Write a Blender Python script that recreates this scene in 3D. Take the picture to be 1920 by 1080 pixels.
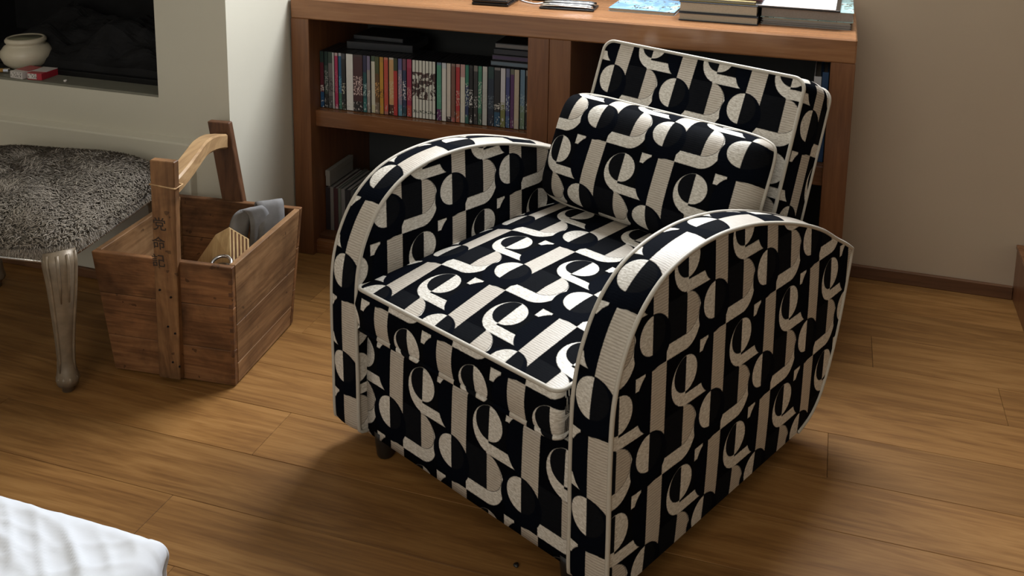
import bpy, bmesh, math, random
from mathutils import Vector, Matrix, noise
random.seed(7)
SC = bpy.context.scene
COL = SC.collection
for o in list(bpy.data.objects):
    bpy.data.objects.remove(o)

# ------------------------------------------------------------------ camera, world, lights, exposure
YAW, PITCH, ROLL, PPY, FPX = 0.3134, 0.1830, 0.0138, 9.45, 1878.5
def make_camera():
    cy, sy = math.cos(YAW), math.sin(YAW)
    r = Vector((cy, sy, 0)); w = Vector((-sy, cy, 0)); u = Vector((0, 0, 1))
    cp, sp = math.cos(PITCH), math.sin(PITCH)
    w2 = cp*w - sp*u; u2 = sp*w + cp*u
    cr, sr = math.cos(ROLL), math.sin(ROLL)
    r3 = cr*r + sr*u2; u3 = -sr*r + cr*u2
    cam = bpy.data.cameras.new('camera')
    cam.sensor_width = 36.0; cam.sensor_fit = 'HORIZONTAL'
    cam.lens = FPX/1920*36.0
    cam.shift_y = -(540-PPY)/1920
    cam.clip_start = 0.02
    o = bpy.data.objects.new('camera', cam); COL.objects.link(o)
    o.matrix_world = Matrix(((r3.x, u3.x, -w2.x, 0), (r3.y, u3.y, -w2.y, 0), (r3.z, u3.z, -w2.z, 1.425), (0, 0, 0, 1)))
    SC.camera = o
make_camera()
SC.view_settings.view_transform = 'Standard'
SC.view_settings.look = 'None'
SC.view_settings.exposure = 0.0
SC.view_settings.gamma = 1.0
SC.view_settings.use_curve_mapping = False
world = bpy.data.worlds.new('world'); SC.world = world; world.use_nodes = True
world.node_tree.nodes['Background'].inputs[0].default_value = (0.75, 0.85, 1.0, 1)
world.node_tree.nodes['Background'].inputs[1].default_value = 0.5
def area(name, loc, target, sx, sy, power, color):
    L = bpy.data.lights.new(name, 'AREA'); L.shape = 'RECTANGLE'; L.size = sx; L.size_y = sy
    L.energy = power; L.color = color
    o = bpy.data.objects.new(name, L); COL.objects.link(o); o.location = loc
    o.rotation_euler = (Vector(target)-Vector(loc)).to_track_quat('-Z', 'Y').to_euler()
# daylight entering by the window above the bookcase, plus fill light added behind the viewer
area('window_daylight', (-0.48, 3.45, 2.12), (-1.15, 1.7, 0.2), 1.3, 1.1, 132, (0.92, 0.96, 1.0))
area('added_fill_light', (-0.8, -1.75, 1.95), (-0.9, 2.0, 0.8), 1.7, 1.3, 29, (1.0, 0.91, 0.76))

# ------------------------------------------------------------------ node helpers
class NT:
    def __init__(s, name):
        s.m = bpy.data.materials.new(name); s.m.use_nodes = True
        s.t = s.m.node_tree; s.b = s.t.nodes['Principled BSDF']
    def n(s, typ, **kw):
        x = s.t.nodes.new(typ)
        for k, v in kw.items(): setattr(x, k, v)
        return x
    def l(s, a, b): s.t.links.new(a, b)
    def put(s, sock, v):
        if hasattr(v, 'links') or isinstance(v, bpy.types.NodeSocket): s.l(v, sock)
        else: sock.default_value = v
    def math(s, op, a, b=0.0, c=0.0):
        x = s.n('ShaderNodeMath', operation=op)
        s.put(x.inputs[0], a); s.put(x.inputs[1], b); s.put(x.inputs[2], c)
        return x.outputs[0]
    def mix(s, f, a, b, blend='MIX'):
        x = s.n('ShaderNodeMix', data_type='RGBA', blend_type=blend)
        s.put(x.inputs[0], f)
        s.put(x.inputs[6], a if not isinstance(a, tuple) else (*a, 1)[:4])
        s.put(x.inputs[7], b if not isinstance(b, tuple) else (*b, 1)[:4])
        return x.outputs[2]
    def noise(s, vec, scale, detail=4, rough=.55, dist=0.0):
        x = s.n('ShaderNodeTexNoise'); s.l(vec, x.inputs['Vector'])
        x.inputs['Scale'].default_value = scale; x.inputs['Detail'].default_value = detail
        x.inputs['Roughness'].default_value = rough; x.inputs['Distortion'].default_value = dist
        return x.outputs['Fac']
    def mapping(s, vec, scale=(1, 1, 1), loc=(0, 0, 0), rot=(0, 0, 0)):
        x = s.n('ShaderNodeMapping'); s.put(x.inputs[0], vec)
        x.inputs['Scale'].default_value = scale; s.put(x.inputs['Location'], loc); x.inputs['Rotation'].default_value = rot
        return x.outputs[0]
    def ramp(s, f, stops):
        x = s.n('ShaderNodeValToRGB'); s.l(f, x.inputs[0])
        e = x.color_ramp.elements
        while len(e) < len(stops): e.new(0.5)
        for i, (p, c) in enumerate(stops):
            e[i].position = p; e[i].color = (*c, 1)
        return x.outputs[0]
    def bump(s, h, strength=.2, dist=.002):
        x = s.n('ShaderNodeBump'); x.inputs['Strength'].default_value = strength; x.inputs['Distance'].default_value = dist
        s.l(h, x.inputs['Height']); s.l(x.outputs[0], s.b.inputs['Normal'])
    def set(s, col=None, rough=.5, metal=0., spec=.5, **kw):
        if col is not None: s.put(s.b.inputs['Base Color'], (*col, 1) if isinstance(col, tuple) else col)
        s.put(s.b.inputs['Roughness'], rough); s.b.inputs['Metallic'].default_value = metal
        s.b.inputs['Specular IOR Level'].default_value = spec
        for k, v in kw.items(): s.b.inputs[k.replace('_', ' ')].default_value = v
        return s.m

def plain(name, col, rough=.5, metal=0., var=.12, scale=30., spec=.5, bump=0.):
    t = NT(name); tc = t.n('ShaderNodeTexCoord').outputs['Object']
    f = t.noise(tc, scale)
    c = t.mix(f, tuple(x*(1-var) for x in col), tuple(min(1, x*(1+var)) for x in col))
    if bump: t.bump(f, bump)
    return t.set(c, rough, metal, spec)

def wood(name, dark, mid, light, axis='x', rough=.35, grain=1.0, spec=.5, bump=.08, seed=0.0, ring=6.0, blotch=0.0):
    t = NT(name); tc = t.n('ShaderNodeTexCoord').outputs['Object']
    inf = t.n('ShaderNodeObjectInfo')
    off = t.n('ShaderNodeCombineXYZ')
    for i in range(3):
        t.l(t.math('MULTIPLY_ADD', inf.outputs['Random'], 37.0*(i+1), seed), off.inputs[i])
    v = t.n('ShaderNodeVectorMath', operation='ADD'); t.l(tc, v.inputs[0]); t.l(off.outputs[0], v.inputs[1])
    sc = {'x': (.9, 9, 9), 'y': (9, .9, 9), 'z': (9, 9, .9)}[axis]
    sf = {'x': (6, 150, 150), 'y': (150, 6, 150), 'z': (150, 150, 6)}[axis]
    m = t.mapping(v.outputs[0], tuple(x*grain for x in sc))
    big = t.noise(m, 1.0, 5, .6, .6)
    rings = t.math('FRACT', t.math('MULTIPLY', big, ring))
    tri = t.math('ABSOLUTE', t.math('SUBTRACT', rings, .5))
    fine = t.noise(t.mapping(v.outputs[0], sf), 1.0, 3, .6)
    low = t.noise(t.mapping(v.outputs[0], tuple(x*.25 for x in sc)), 1.0, 2)
    f = t.math('ADD', t.math('MULTIPLY', tri, .55), t.math('ADD', t.math('MULTIPLY', fine, .62), t.math('MULTIPLY_ADD', low, .5, -.265)))
    c = t.ramp(f, [(.12, dark), (.45, mid), (.8, light)])
    if blotch:
        b1 = t.noise(v.outputs[0], 7, 4, .6, .4); b2 = t.noise(v.outputs[0], 38, 2, .5)
        bf = t.math('MULTIPLY', t.math('MULTIPLY_ADD', b1, 3.2, -1.35), blotch)
        cl = t.n('ShaderNodeClamp'); t.l(bf, cl.inputs[0])
        c = t.mix(cl.outputs[0], c, tuple(x*.32 for x in dark))
        c = t.mix(t.math('MULTIPLY', t.math('GREATER_THAN', b2, .70), .6), c, tuple(x*.3 for x in dark))
    hv = t.n('ShaderNodeHueSaturation'); t.l(c, hv.inputs['Color'])
    t.l(t.math('MULTIPLY_ADD', inf.outputs['Random'], .28, .86), hv.inputs['Value'])
    t.bump(fine, bump, .001)
    return t.set(hv.outputs[0], t.math('MULTIPLY_ADD', fine, .15, rough-.07), 0, spec)

# ------------------------------------------------------------------ mesh helpers
def link(name, mesh, mat=None, parent=None):
    o = bpy.data.objects.new(name, mesh); COL.objects.link(o)
    if mat is not None:
        for m in (mat if isinstance(mat, (list, tuple)) else [mat]): mesh.materials.append(m)
    if parent is not None: o.parent = parent
    return o
def obj(name, bm, mat=None, parent=None, smooth=False, loc=None):
    """one bmesh (world or parent-local coordinates) -> one object; loc moves the origin"""
    if loc is not None: bmesh.ops.translate(bm, verts=bm.verts, vec=-Vector(loc))
    bmesh.ops.recalc_face_normals(bm, faces=bm.faces)
    me = bpy.data.meshes.new(name); bm.to_mesh(me); bm.free()
    if smooth:
        for p in me.polygons: p.use_smooth = True
    o = link(name, me, mat, parent)
    if loc is not None: o.location = loc
    return o
def empty(name, loc, rz=0.0):
    o = bpy.data.objects.new(name, None); COL.objects.link(o); o.location = loc; o.rotation_euler = (0, 0, rz)
    o.empty_display_size = .05
    return o
def tag(o, label=None, cat=None, group=None, kind=None):
    if label: o['label'] = label
    if cat: o['category'] = cat
    if group: o['group'] = group
    if kind: o['kind'] = kind
    return o
def struct(o): o['kind'] = 'structure'; return o
def box(bm, x0, x1, y0, y1, z0, z1, bev=0.0, mi=0, seg=2):
    n0 = len(bm.faces)
    vs = [bm.verts.new(p) for p in ((x0,y0,z0),(x1,y0,z0),(x1,y1,z0),(x0,y1,z0),(x0,y0,z1),(x1,y0,z1),(x1,y1,z1),(x0,y1,z1))]
    return hexa(bm, vs, bev, mi, seg)
def hexa(bm, vs, bev=0.0, mi=0, seg=2):
    fs = [bm.faces.new([vs[i] for i in q]) for q in ((0,3,2,1),(4,5,6,7),(0,1,5,4),(1,2,6,5),(2,3,7,6),(3,0,4,7))]
    for f in fs: f.material_index = mi
    if bev:
        es = set(e for f in fs for e in f.edges)
        bmesh.ops.bevel(bm, geom=list(es), offset=bev, segments=seg, affect='EDGES', profile=.5)
    return vs
def hexp(bm, pts, bev=0.0, mi=0, seg=2):
    return hexa(bm, [bm.verts.new(p) for p in pts], bev, mi, seg)
def boxo(name, x0, x1, y0, y1, z0, z1, mat, parent=None, bev=0.0, seg=2, loc=None):
    bm = bmesh.new(); box(bm, x0, x1, y0, y1, z0, z1, bev, 0, seg)
    return obj(name, bm, mat, parent, loc=loc)
def tube(bm, pts, r, n=8, closed=False, caps=True, flat=1.0):
    pts = [Vector(p) for p in pts]; N = len(pts)
    rr = r if isinstance(r, (list, tuple)) else [r]*N
    rings = []; up = None
    for i, p in enumerate(pts):
        a = pts[(i-1) % N] if closed or i > 0 else pts[0]
        b = pts[(i+1) % N] if closed or i < N-1 else pts[-1]
        t = (b-a).normalized()
        if up is None:
            up = Vector((0, 0, 1)) if abs(t.z) < .9 else Vector((1, 0, 0))
        s = t.cross(up)
        if s.length < 1e-5: s = t.cross(Vector((0, 1, 0)))
        s.normalize(); up = s.cross(t).normalized()
        rings.append([bm.verts.new(p + rr[i]*(math.cos(2*math.pi*k/n)*s + flat*math.sin(2*math.pi*k/n)*up)) for k in range(n)])
    for i in range(N if closed else N-1):
        A, B = rings[i], rings[(i+1) % N]
        for k in range(n): bm.faces.new((A[k], A[(k+1) % n], B[(k+1) % n], B[k]))
    if caps and not closed:
        bm.faces.new(rings[0][::-1]); bm.faces.new(rings[-1])
    return rings
def lathe(bm, prof, n=32, center=(0, 0, 0), sq=None):
    cx, cy, cz = center; rings = []
    for r, z in prof:
        rings.append([bm.verts.new((cx+r*math.cos(2*math.pi*k/n), cy+r*math.sin(2*math.pi*k/n), cz+z)) for k in range(n)])
    for A, B in zip(rings, rings[1:]):
        for k in range(n): bm.faces.new((A[k], A[(k+1) % n], B[(k+1) % n], B[k]))
    bm.faces.new(rings[0][::-1]); bm.faces.new(rings[-1])
def catmull(P, n=8, closed=False):
    out = []; N = len(P); P = [Vector(p) for p in P]
    for i in range(N if closed else N-1):
        if closed: a, b, c, d = P[(i-1) % N], P[i], P[(i+1) % N], P[(i+2) % N]
        else: a, b, c, d = P[max(0, i-1)], P[i], P[i+1], P[min(N-1, i+2)]
        for k in range(n):
            t = k/n
            out.append(.5*((2*b)+(-a+c)*t+(2*a-5*b+4*c-d)*t*t+(-a+3*b-3*c+d)*t**3))
    if not closed: out.append(P[-1])
    return out

# ------------------------------------------------------------------ materials
M = {}
PX, PY = .197, .228
def fabric_material():
    t = NT('patterned_jacquard')
    uv = t.n('ShaderNodeUVMap'); uv.uv_map = 'UVMap'
    nz = t.n('ShaderNodeTexNoise'); t.l(uv.outputs[0], nz.inputs['Vector']); nz.inputs['Scale'].default_value = 260; nz.inputs['Detail'].default_value = 2
    # tiny wobble, the woven edge of each motif
    w = t.n('ShaderNodeVectorMath', operation='MULTIPLY_ADD'); t.l(nz.outputs['Color'], w.inputs[0])
    w.inputs[1].default_value = (.0018, .0018, 0); t.l(uv.outputs[0], w.inputs[2])
    sp = t.n('ShaderNodeSeparateXYZ'); t.l(w.outputs[0], sp.inputs[0])
    U, V = sp.outputs[0], sp.outputs[1]
    E = .0009
    def loc(cx, cy):
        dx = t.math('WRAP', t.math('SUBTRACT', U, cx), PX/2, -PX/2)
        dy = t.math('WRAP', t.math('SUBTRACT', V, cy), PY/2, -PY/2)
        return dx, dy
    def step(d):      # 1 where d<0, soft over E
        return t.math('MULTIPLY_ADD', d, -.5/E, .5) if False else clamp(t.math('MULTIPLY_ADD', d, -.5/E, .5))
    def clamp(x):
        c = t.n('ShaderNodeClamp'); t.l(x, c.inputs[0]); return c.outputs[0]
    def ell(dx, dy, a, b):
        q = t.math('SQRT', t.math('ADD', t.math('POWER', t.math('DIVIDE', dx, a), 2), t.math('POWER', t.math('DIVIDE', dy, b), 2)))
        return t.math('MULTIPLY', t.math('SUBTRACT', q, 1.0), min(a, b))
    def rect(dx, dy, a, b):
        return t.math('MAXIMUM', t.math('SUBTRACT', t.math('ABSOLUTE', dx), a), t.math('SUBTRACT', t.math('ABSOLUTE', dy), b))
    def AND(a, b): return t.math('MAXIMUM', a, b)
    def NEG(a): return t.math('MULTIPLY', a, -1.0)
    black = (.0018, .0022, .0036); navy = (.0022, .0032, .0060); char = (.0045, .005, .0064); dk = (.0035, .004, .005)
    # cream yarns
    rib = t.math('SINE', t.math('MULTIPLY', V, 2*math.pi/.0056))
    streak = t.noise(t.mapping(w.outputs[0], (60, 420, 1)), 1.0, 3, .6)
    cloud = t.noise(t.mapping(w.outputs[0], (120, 300, 1)), 1.0, 3, .65, .5)
    ribf = clamp(t.math('MULTIPLY_ADD', rib, .25, t.math('MULTIPLY_ADD', streak, 1.1, -.1)))
    creamR = t.mix(ribf, (.30, .255, .205), (.62, .56, .48))
    creamW = t.mix(clamp(t.math('MULTIPLY_ADD', cloud, 2.6, -.85)), (.43, .385, .32), (.80, .765, .70))
    charN = t.mix(streak, (.0032, .0036, .0046), (.0095, .0103, .0125))
    col = (*black, 1)
    masks = []
    def paint(d, c, cream=False):
        nonlocal col
        m = step(d)
        col = t.mix(m, col, c)
        masks.append((m, cream))
    # charcoal square left of the D
    x, y = loc(.071, .0055); paint(rect(x, y, .033, .0405), charN)
    # faint block right of the small disc
    x, y = loc(.131, -.124); paint(rect(x, y, .024, .034), dk)
    # ribbed stripe and bar
    xs, ys = loc(.022, -.138); paint(rect(xs, ys, .022, .0725), creamR, True)
    x, y = loc(.074, -.0505); paint(rect(x, y, .0310, .0150), creamW, True)
    # D : ring, thin line, inner half disc
    x, y = loc(.104, -.0095); paint(AND(ell(x, y, .047, .0560), NEG(x)), creamW, True)
    x, y = loc(.104, .006); paint(AND(ell(x, y, .0412, .0412), NEG(x)), char)
    paint(AND(ell(x, y, .0400, .0402), NEG(x)), creamR, True)
    # C ring and its bar
    x, y = loc(.112, -.130); x2, y2 = loc(.107, -.1165)
    paint(AND(ell(x, y, .0495, .0508), x2), creamW, True)
    xb, yb = loc(.142, -.1700); paint(rect(xb, yb, .040, .0118), creamW, True)
    # navy half ellipse left of the stripe
    xe, ye = loc(0, -.128); de = ell(xe, ye, .042, .060)
    paint(AND(de, xe), navy)
    # small disc in the C : charcoal left, cream right
    dE = ell(x2, y2, .0365, .0365)
    paint(dE, charN); paint(AND(dE, NEG(x2)), creamW, True)
    # big black round over stripe end, disc on it
    x, y = loc(0, -.0145); paint(ell(x, y, .054, .054), navy)
    x, y = loc(0, 0); dD = ell(x, y, .0372, .0370)
    paint(dD, charN); paint(AND(dD, x), creamW, True)
    # little triangle
    x, y = loc(-.0325, -.0785)
    paint(AND(rect(x, y, .0135, .0125), NEG(ell(xe, ye, .0445, .0635))), creamW, True)
    # relief height : cream floats stand proud
    h = 0.0
    for m, cr in masks:
        h = t.math('MULTIPLY', h, t.math('SUBTRACT', 1.0, m)) if not cr else t.math('MAXIMUM', h, m)
    hh = t.math('ADD', t.math('MULTIPLY', h, .8), t.math('ADD', t.math('MULTIPLY', rib, .10), t.math('MULTIPLY', cloud, .7)))
    t.bump(hh, .35, .0012)
    rgh = t.math('MULTIPLY_ADD', h, -.32, .80)
    t.set(col, rgh, 0, .3)
    t.l(t.math('MULTIPLY_ADD', h, .50, .02), t.b.inputs['Specular IOR Level'])
    return t.m
M['fabric'] = fabric_material()
M['piping'] = plain('piping_satin', (.47, .43, .365), .55, 0, .1, 200)
M['black_wood'] = plain('black_lacquer', (.012, .011, .010), .35)
M['under'] = plain('black_lining', (.01, .01, .011), .9)
M['plank'] = wood('oak_plank', (.135, .058, .0155), (.235, .112, .032), (.325, .168, .055), 'x', .50, 1.0, .22, .06)
M['subfloor'] = plain('floor_gap', (.05, .026, .010), .9)
M['case_x'] = wood('cherry_veneer_x', (.13, .050, .019), (.195, .080, .031), (.26, .118, .048), 'x', .25, .8, .5, .03)
M['case_top_lit'] = wood('cherry_veneer_top_lit', (.21, .090, .036), (.30, .135, .056), (.38, .185, .082), 'x', .24, .8, .5, .03)  # same veneer, lightened: window glare on the top painted into its colour
M['back_gray'] = plain('grey_back_board', (.030, .034, .036), .7)
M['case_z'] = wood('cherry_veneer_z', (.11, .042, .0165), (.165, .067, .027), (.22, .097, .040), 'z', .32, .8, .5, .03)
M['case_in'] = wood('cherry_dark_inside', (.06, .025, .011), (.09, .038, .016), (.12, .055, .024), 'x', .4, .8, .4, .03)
M['crate'] = wood('old_crate_wood', (.085, .036, .014), (.20, .088, .034), (.30, .145, .058), 'x', .6, 1.4, .3, .3, 5.0, blotch=.85)
M['crate_y'] = wood('old_crate_wood_side', (.12, .055, .023), (.25, .130, .056), (.38, .215, .10), 'y', .6, 1.4, .3, .3, 9.0, blotch=.6)
M['crate_z'] = wood('old_crate_upright', (.10, .045, .018), (.23, .110, .044), (.33, .17, .07), 'z', .55, 1.4, .35, .25, 2.0, blotch=.85)
M['crate_zd'] = wood('old_crate_upright_dark', (.06, .026, .012), (.12, .052, .024), (.17, .08, .036), 'z', .5, 1.4, .35, .2, 2.0)
M['bare'] = wood('bare_handle', (.27, .155, .07), (.42, .26, .125), (.55, .37, .19), 'y', .45, 1.5, .4, .2, 3.0)
M['wall'] = plain('warm_white_plaster', (.57, .54, .45), .88, 0, .03, 5, .25, .05)
M['wall_beige'] = plain('beige_plaster', (.50, .405, .305), .9, 0, .035, 5, .2, .05)
M['ceil'] = plain('ceiling_white', (.75, .74, .71), .9, 0, .02, 5)
M['soot'] = plain('sooty_firebox', (.012, .012, .013), .85, 0, .7, 14, .2, .9)
M['hearth'] = plain('hearth_stone', (.17, .165, .13), .55, 0, .25, 24)
M['iron'] = plain('black_iron', (.012, .012, .013), .45, .6)
M['base'] = wood('baseboard_wood', (.10, .045, .022), (.16, .075, .036), (.22, .11, .055), 'x', .45, .8, .4, .03)
M['sheet'] = plain('white_cotton', (.66, .68, .72), .9, 0, .03, 60, .1)
M['wool_base'] = plain('sheepskin_hide', (.10, .085, .065), .95, 0, .3, 60)
M['silver'] = plain('silvered_wood', (.22, .17, .115), .42, .2, .55, 30, .5, .2)
M['silver_hi'] = plain('silvered_edge', (.62, .60, .56), .25, .85, .2, 60)
M['pot'] = plain('cream_glazed_clay', (.56, .50, .385), .35, 0, .1, 20)
M['pot_in'] = plain('pot_inside', (.20, .20, .13), .5, 0, .2, 20)
M['dvd_black'] = plain('black_case_plastic', (.012, .013, .016), .32, 0, .2, 20)
M['paper'] = plain('paper_edges', (.42, .38, .31), .8, 0, .18, 240)
M['paper_gray'] = plain('grey_paper_edges', (.27, .25, .235), .8, 0, .2, 240)
M['white'] = plain('white_card', (.75, .77, .82), .5, 0, .03, 30)
M['chrome'] = plain('chrome', (.75, .75, .77), .18, 1.0, .05, 30)
M['black_gloss'] = plain('black_gloss', (.008, .008, .010), .18)
M['dark_cover'] = plain('dark_book_cover', (.012, .014, .020), .35)

# ------------------------------------------------------------------ setting : floor, walls, fireplace breast, window
XL, XR, YF, YB, ZC = -3.3, 2.3, -1.6, 3.205, 2.65
BX, BY = -1.64, 2.414            # free corner of the fireplace breast
floor = struct(boxo('floor', XL-.1, XR+.1, YF-.1, YB+.1, -.08, -.004, M['subfloor']))
def planks():
    pitch = .1738; base = 1.597; k = 0; cache = {}
    joints = {1.423: -1.262, 1.597: -1.87, 2.119: .063, 2.641: .172, 1.249: -1.13, 2.467: .477, 2.293: -1.35, 1.945: -.42, 1.771: .72, 2.815: -.5, 2.989: -1.1}
    for j in range(-14, 10):
        y0 = base + pitch*j
        if y0 > YB or y0 + pitch < .55: continue
        y1 = min(y0+pitch, YB)
        jx = None
        for kk, v in joints.items():
            if abs(kk-y0) < .02: jx = v
        if jx is None: jx = random.uniform(-1.8, .8)
        L = 1.9
        xs = [jx + L*i for i in range(-3, 4)]
        for a, b in zip(xs, xs[1:]):
            a2, b2 = max(a, XL), min(b, XR)
            if b2 - a2 < .05: continue
            g = .0004
            key = (round(b2-a2, 3), round(y1-y0, 3))
            if key not in cache:
                bm = bmesh.new(); box(bm, g, b2-a2-g, g, y1-y0-g, -.012, 0, .0007, 0, 1)
                o = obj('floor_plank', bm, M['plank'], floor); cache[key] = o.data
            else:
                o = link('floor_plank', cache[key], None, floor)
            o.location = (a2, y0, random.uniform(-.0003, .0003))
planks()
struct(boxo('ceiling', XL, XR, YF, YB+.3, ZC, ZC+.1, M['ceil']))
struct(boxo('wall_left', XL-.1, XL, YF, YB, 0, ZC, M['wall']))
struct(boxo('wall_right', XR, XR+.1, YF, YB, 0, ZC, M['wall']))
WX0, WX1, WZ0, WZ1 = -1.2, .25, 1.45, 2.55      # window above the bookcase (outside the picture)
bm = bmesh.new()
for a in ((XL, WX0, 0, ZC), (WX1, XR, 0, ZC), (WX0, WX1, 0, WZ0), (WX0, WX1, WZ1, ZC)):
    box(bm, a[0], a[1], YB, YB+.12, a[2], a[3])
struct(obj('wall_back', bm, M['wall_beige']))
w = empty('window_1', (WX0, YB+.05, WZ0)); struct(w)
bm = bmesh.new(); WW, WH = WX1-WX0, WZ1-WZ0
for a in ((0, .05, 0, WH), (WW-.05, WW, 0, WH), (.05, WW-.05, 0, .05), (.05, WW-.05, WH-.05, WH), (WW/2-.03, WW/2+.03, .05, WH-.05)):
    box(bm, a[0], a[1], -.02, .03, a[2], a[3], .004)
obj('window_frame', bm, M['white'], w)
# wall behind the viewer, with an opening made for the added fill light
bm = bmesh.new()
for a in ((XL, -1.6, 0, ZC), (.4, XR, 0, ZC), (-1.6, .4, 0, 1.2), (-1.6, .4, 2.62, ZC)):
    box(bm, a[0], a[1], YF-.1, YF, a[2], a[3])
struct(obj('wall_front', bm, M['wall']))
# fireplace breast with a real opening
OX0, OX1, OZ0, OZ1 = -3.0, -1.883, .598, 1.25
bm = bmesh.new()
for a in ((OX1, BX, BY, YB, 0, ZC), (XL, OX0, BY, YB, 0, ZC), (OX0, OX1, BY, YB, 0, OZ0), (OX0, OX1, BY, YB, OZ1, ZC), (OX0, OX1, YB-.15, YB, OZ0, OZ1)):
    box(bm, *a)
bmesh.ops.remove_doubles(bm, verts=bm.verts, dist=1e-5)
breast = struct(obj('wall_fireplace', bm, M['wall']))
bm = bmesh.new()
hexp(bm, [(XL, BY-.036, .03), (-1.762, BY-.036, .03), (-1.762, BY+.01, .03), (XL, BY+.01, .03), (XL, BY-.030, .474), (-1.762, BY-.030, .474), (-1.762, BY+.01, .484), (XL, BY+.01, .484)], .004)
struct(obj('trim_1', bm, M['wall']))
# soot-blackened lining : floor, back, sides as thin slabs
bm = bmesh.new()
box(bm, OX0, OX1-.004, YB-.20, YB-.151, OZ0, OZ1); box(bm, OX0, OX0+.02, BY+.10, YB-.15, OZ0, OZ1)
box(bm, OX1-.012, OX1-.001, BY+.06, YB-.15, OZ0, OZ1); box(bm, OX0, OX1, BY+.10, YB-.15, OZ0, OZ0+.012); box(bm, OX0, OX1, BY+.06, YB-.15, OZ1-.02, OZ1)
obj('firebox_lining', bm, M['soot'], breast)
boxo('hearth_slab', OX0, OX1-.0005, BY+.002, BY+.105, OZ0-.002, .605, M['hearth'], breast, .002)
boxo('hearth_lip', OX0, OX1-.014, BY+.088, BY+.108, .603, .622, M['iron'], breast, .002)
# charred, crumbled ash bed at the back of the firebox
bm = bmesh.new()
n = 40; g = []
for i in range(n+1):
    row = []
    for j in range(n+1):
        x = -2.75 + .82*i/n; y = BY+.13 + .44*j/n
        e = min(i, n-i, j, n-j)/n*4
        h = .02 + .16*min(1, e)*max(0, .3+noise.noise(Vector((x*5, y*5, 1)))*.9 + .8*((j/n)**2)) + .03*noise.noise(Vector((x*22, y*22, 2)))*min(1, e)
        row.append(bm.verts.new((x, y, .61 + max(-.004, h if e > 0 else -.004))))
    g.append(row)
for i in range(n):
    for j in range(n): bm.faces.new((g[i][j], g[i+1][j], g[i+1][j+1], g[i][j+1]))
ash = obj('ash_bed', bm, M['soot'], breast); ash['kind'] = 'stuff'
struct(boxo('baseboard_back', .0725+.015, .5865, YB-.015, YB, 0, .041, M['base'], None, .002))
struct(boxo('baseboard_left', XL, BX, BY-.044, BY-.0, 0, .03, M['base'], None, .002))

# low wooden plinth at the right edge
pl = empty('wooden_plinth', (.588, 2.2, 0)); tag(pl, 'low wooden plinth at the right edge, against the beige wall', 'plinth')
boxo('body', 0, .9, -.6, YB-2.2-.002, .0, .162, M['case_z'], pl, .002)
boxo('top_board', -.003, .9, -.6, YB-2.2-.002, .162, .176, M['case_x'], pl, .002)

# ------------------------------------------------------------------ bookcase
def bookcase():
    x0, x1, y0, y1, H = -1.634, .0722, 2.7563, 3.19, .862
    t = .0635; xm = -.777
    r = empty('bookcase', ((x0+x1)/2, y0, 0)); L = r.location
    tag(r, 'long reddish wooden two-bay bookcase standing against the back wall', 'bookcase')
    def part(name, a, mat, bev=.0015):
        bm = bmesh.new(); box(bm, *a, bev, 0, 1); bmesh.ops.translate(bm, verts=bm.verts, vec=-L)
        return obj(name, bm, mat, r)
    part('top', (x0, x1, y0, y1, H-.067, H), M['case_top_lit'], .004)
    part('side_panel', (x0, x0+t, y0+.0005, y1, 0, H-.067), M['case_z'])
    part('side_panel', (x1-t, x1, y0+.0005, y1, 0, H-.067), M['case_z'])
    part('partition', (xm-t-.002, xm-.0006, y0+.0005, y1, 0, H-.067), M['case_z'])
    part('partition', (xm+.0006, xm+t+.002, y0+.0005, y1, 0, H-.067), M['case_z'])
    for a, b in ((x0+t, xm-t-.002), (xm+t+.002, x1-t)):
        part('shelf', (a, b, y0+.034, y1-.012, .435, .489), M['case_x'], .001)
        part('base_rail', (a, b, y0+.02, y0+.04, 0, .045), M['case_x'], .001)
        part('bottom_board', (a, b, y0+.04, y1-.012, .03, .057), M['case_in'], .001)
        part('back_panel', (a, b, y1-.012, y1-.004, 0, H-.067), M['back_gray'], .0)
    return r
bookcase()

# ------------------------------------------------------------------ disc cases on the upper shelf
def spine_mat(i, main, top, bot, tf, bf, ink):
    """printed paper insert: colour bands and illegible lettering, along the height (local z 0..0.19)"""
    t = NT('printed_spine')
    tc = t.n('ShaderNodeTexCoord').outputs['Object']
    sp = t.n('ShaderNodeSeparateXYZ'); t.l(tc, sp.inputs[0]); z = sp.outputs[2]
    c = t.mix(t.math('GREATER_THAN', z, .19*(1-tf)), (*main, 1), (*top, 1))
    c = t.mix(t.math('LESS_THAN', z, .19*bf), c, (*bot, 1))
    n1 = t.noise(t.mapping(tc, (240, 1, 170), (i*3.1, 0, i*1.7)), 1.0, 1)
    zone = t.math('MULTIPLY', t.math('GREATER_THAN', z, .055), t.math('LESS_THAN', z, .055+.07*((i*37 % 10)/10+.3)))
    ctr = t.math('MULTIPLY', t.math('GREATER_THAN', n1, .53), zone)
    c = t.mix(ctr, c, (*ink, 1))
    n2 = t.noise(t.mapping(tc, (160, 1, 110), (i*5.3, 0, i*2.7)), 1.0, 2)
    c = t.mix(t.math('MULTIPLY', t.math('GREATER_THAN', n2, .6), t.math('LESS_THAN', z, .035)), c, (*[min(1, x*.4+.25) for x in ink], 1))
    return t.set(c, .35, 0, .4)
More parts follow.
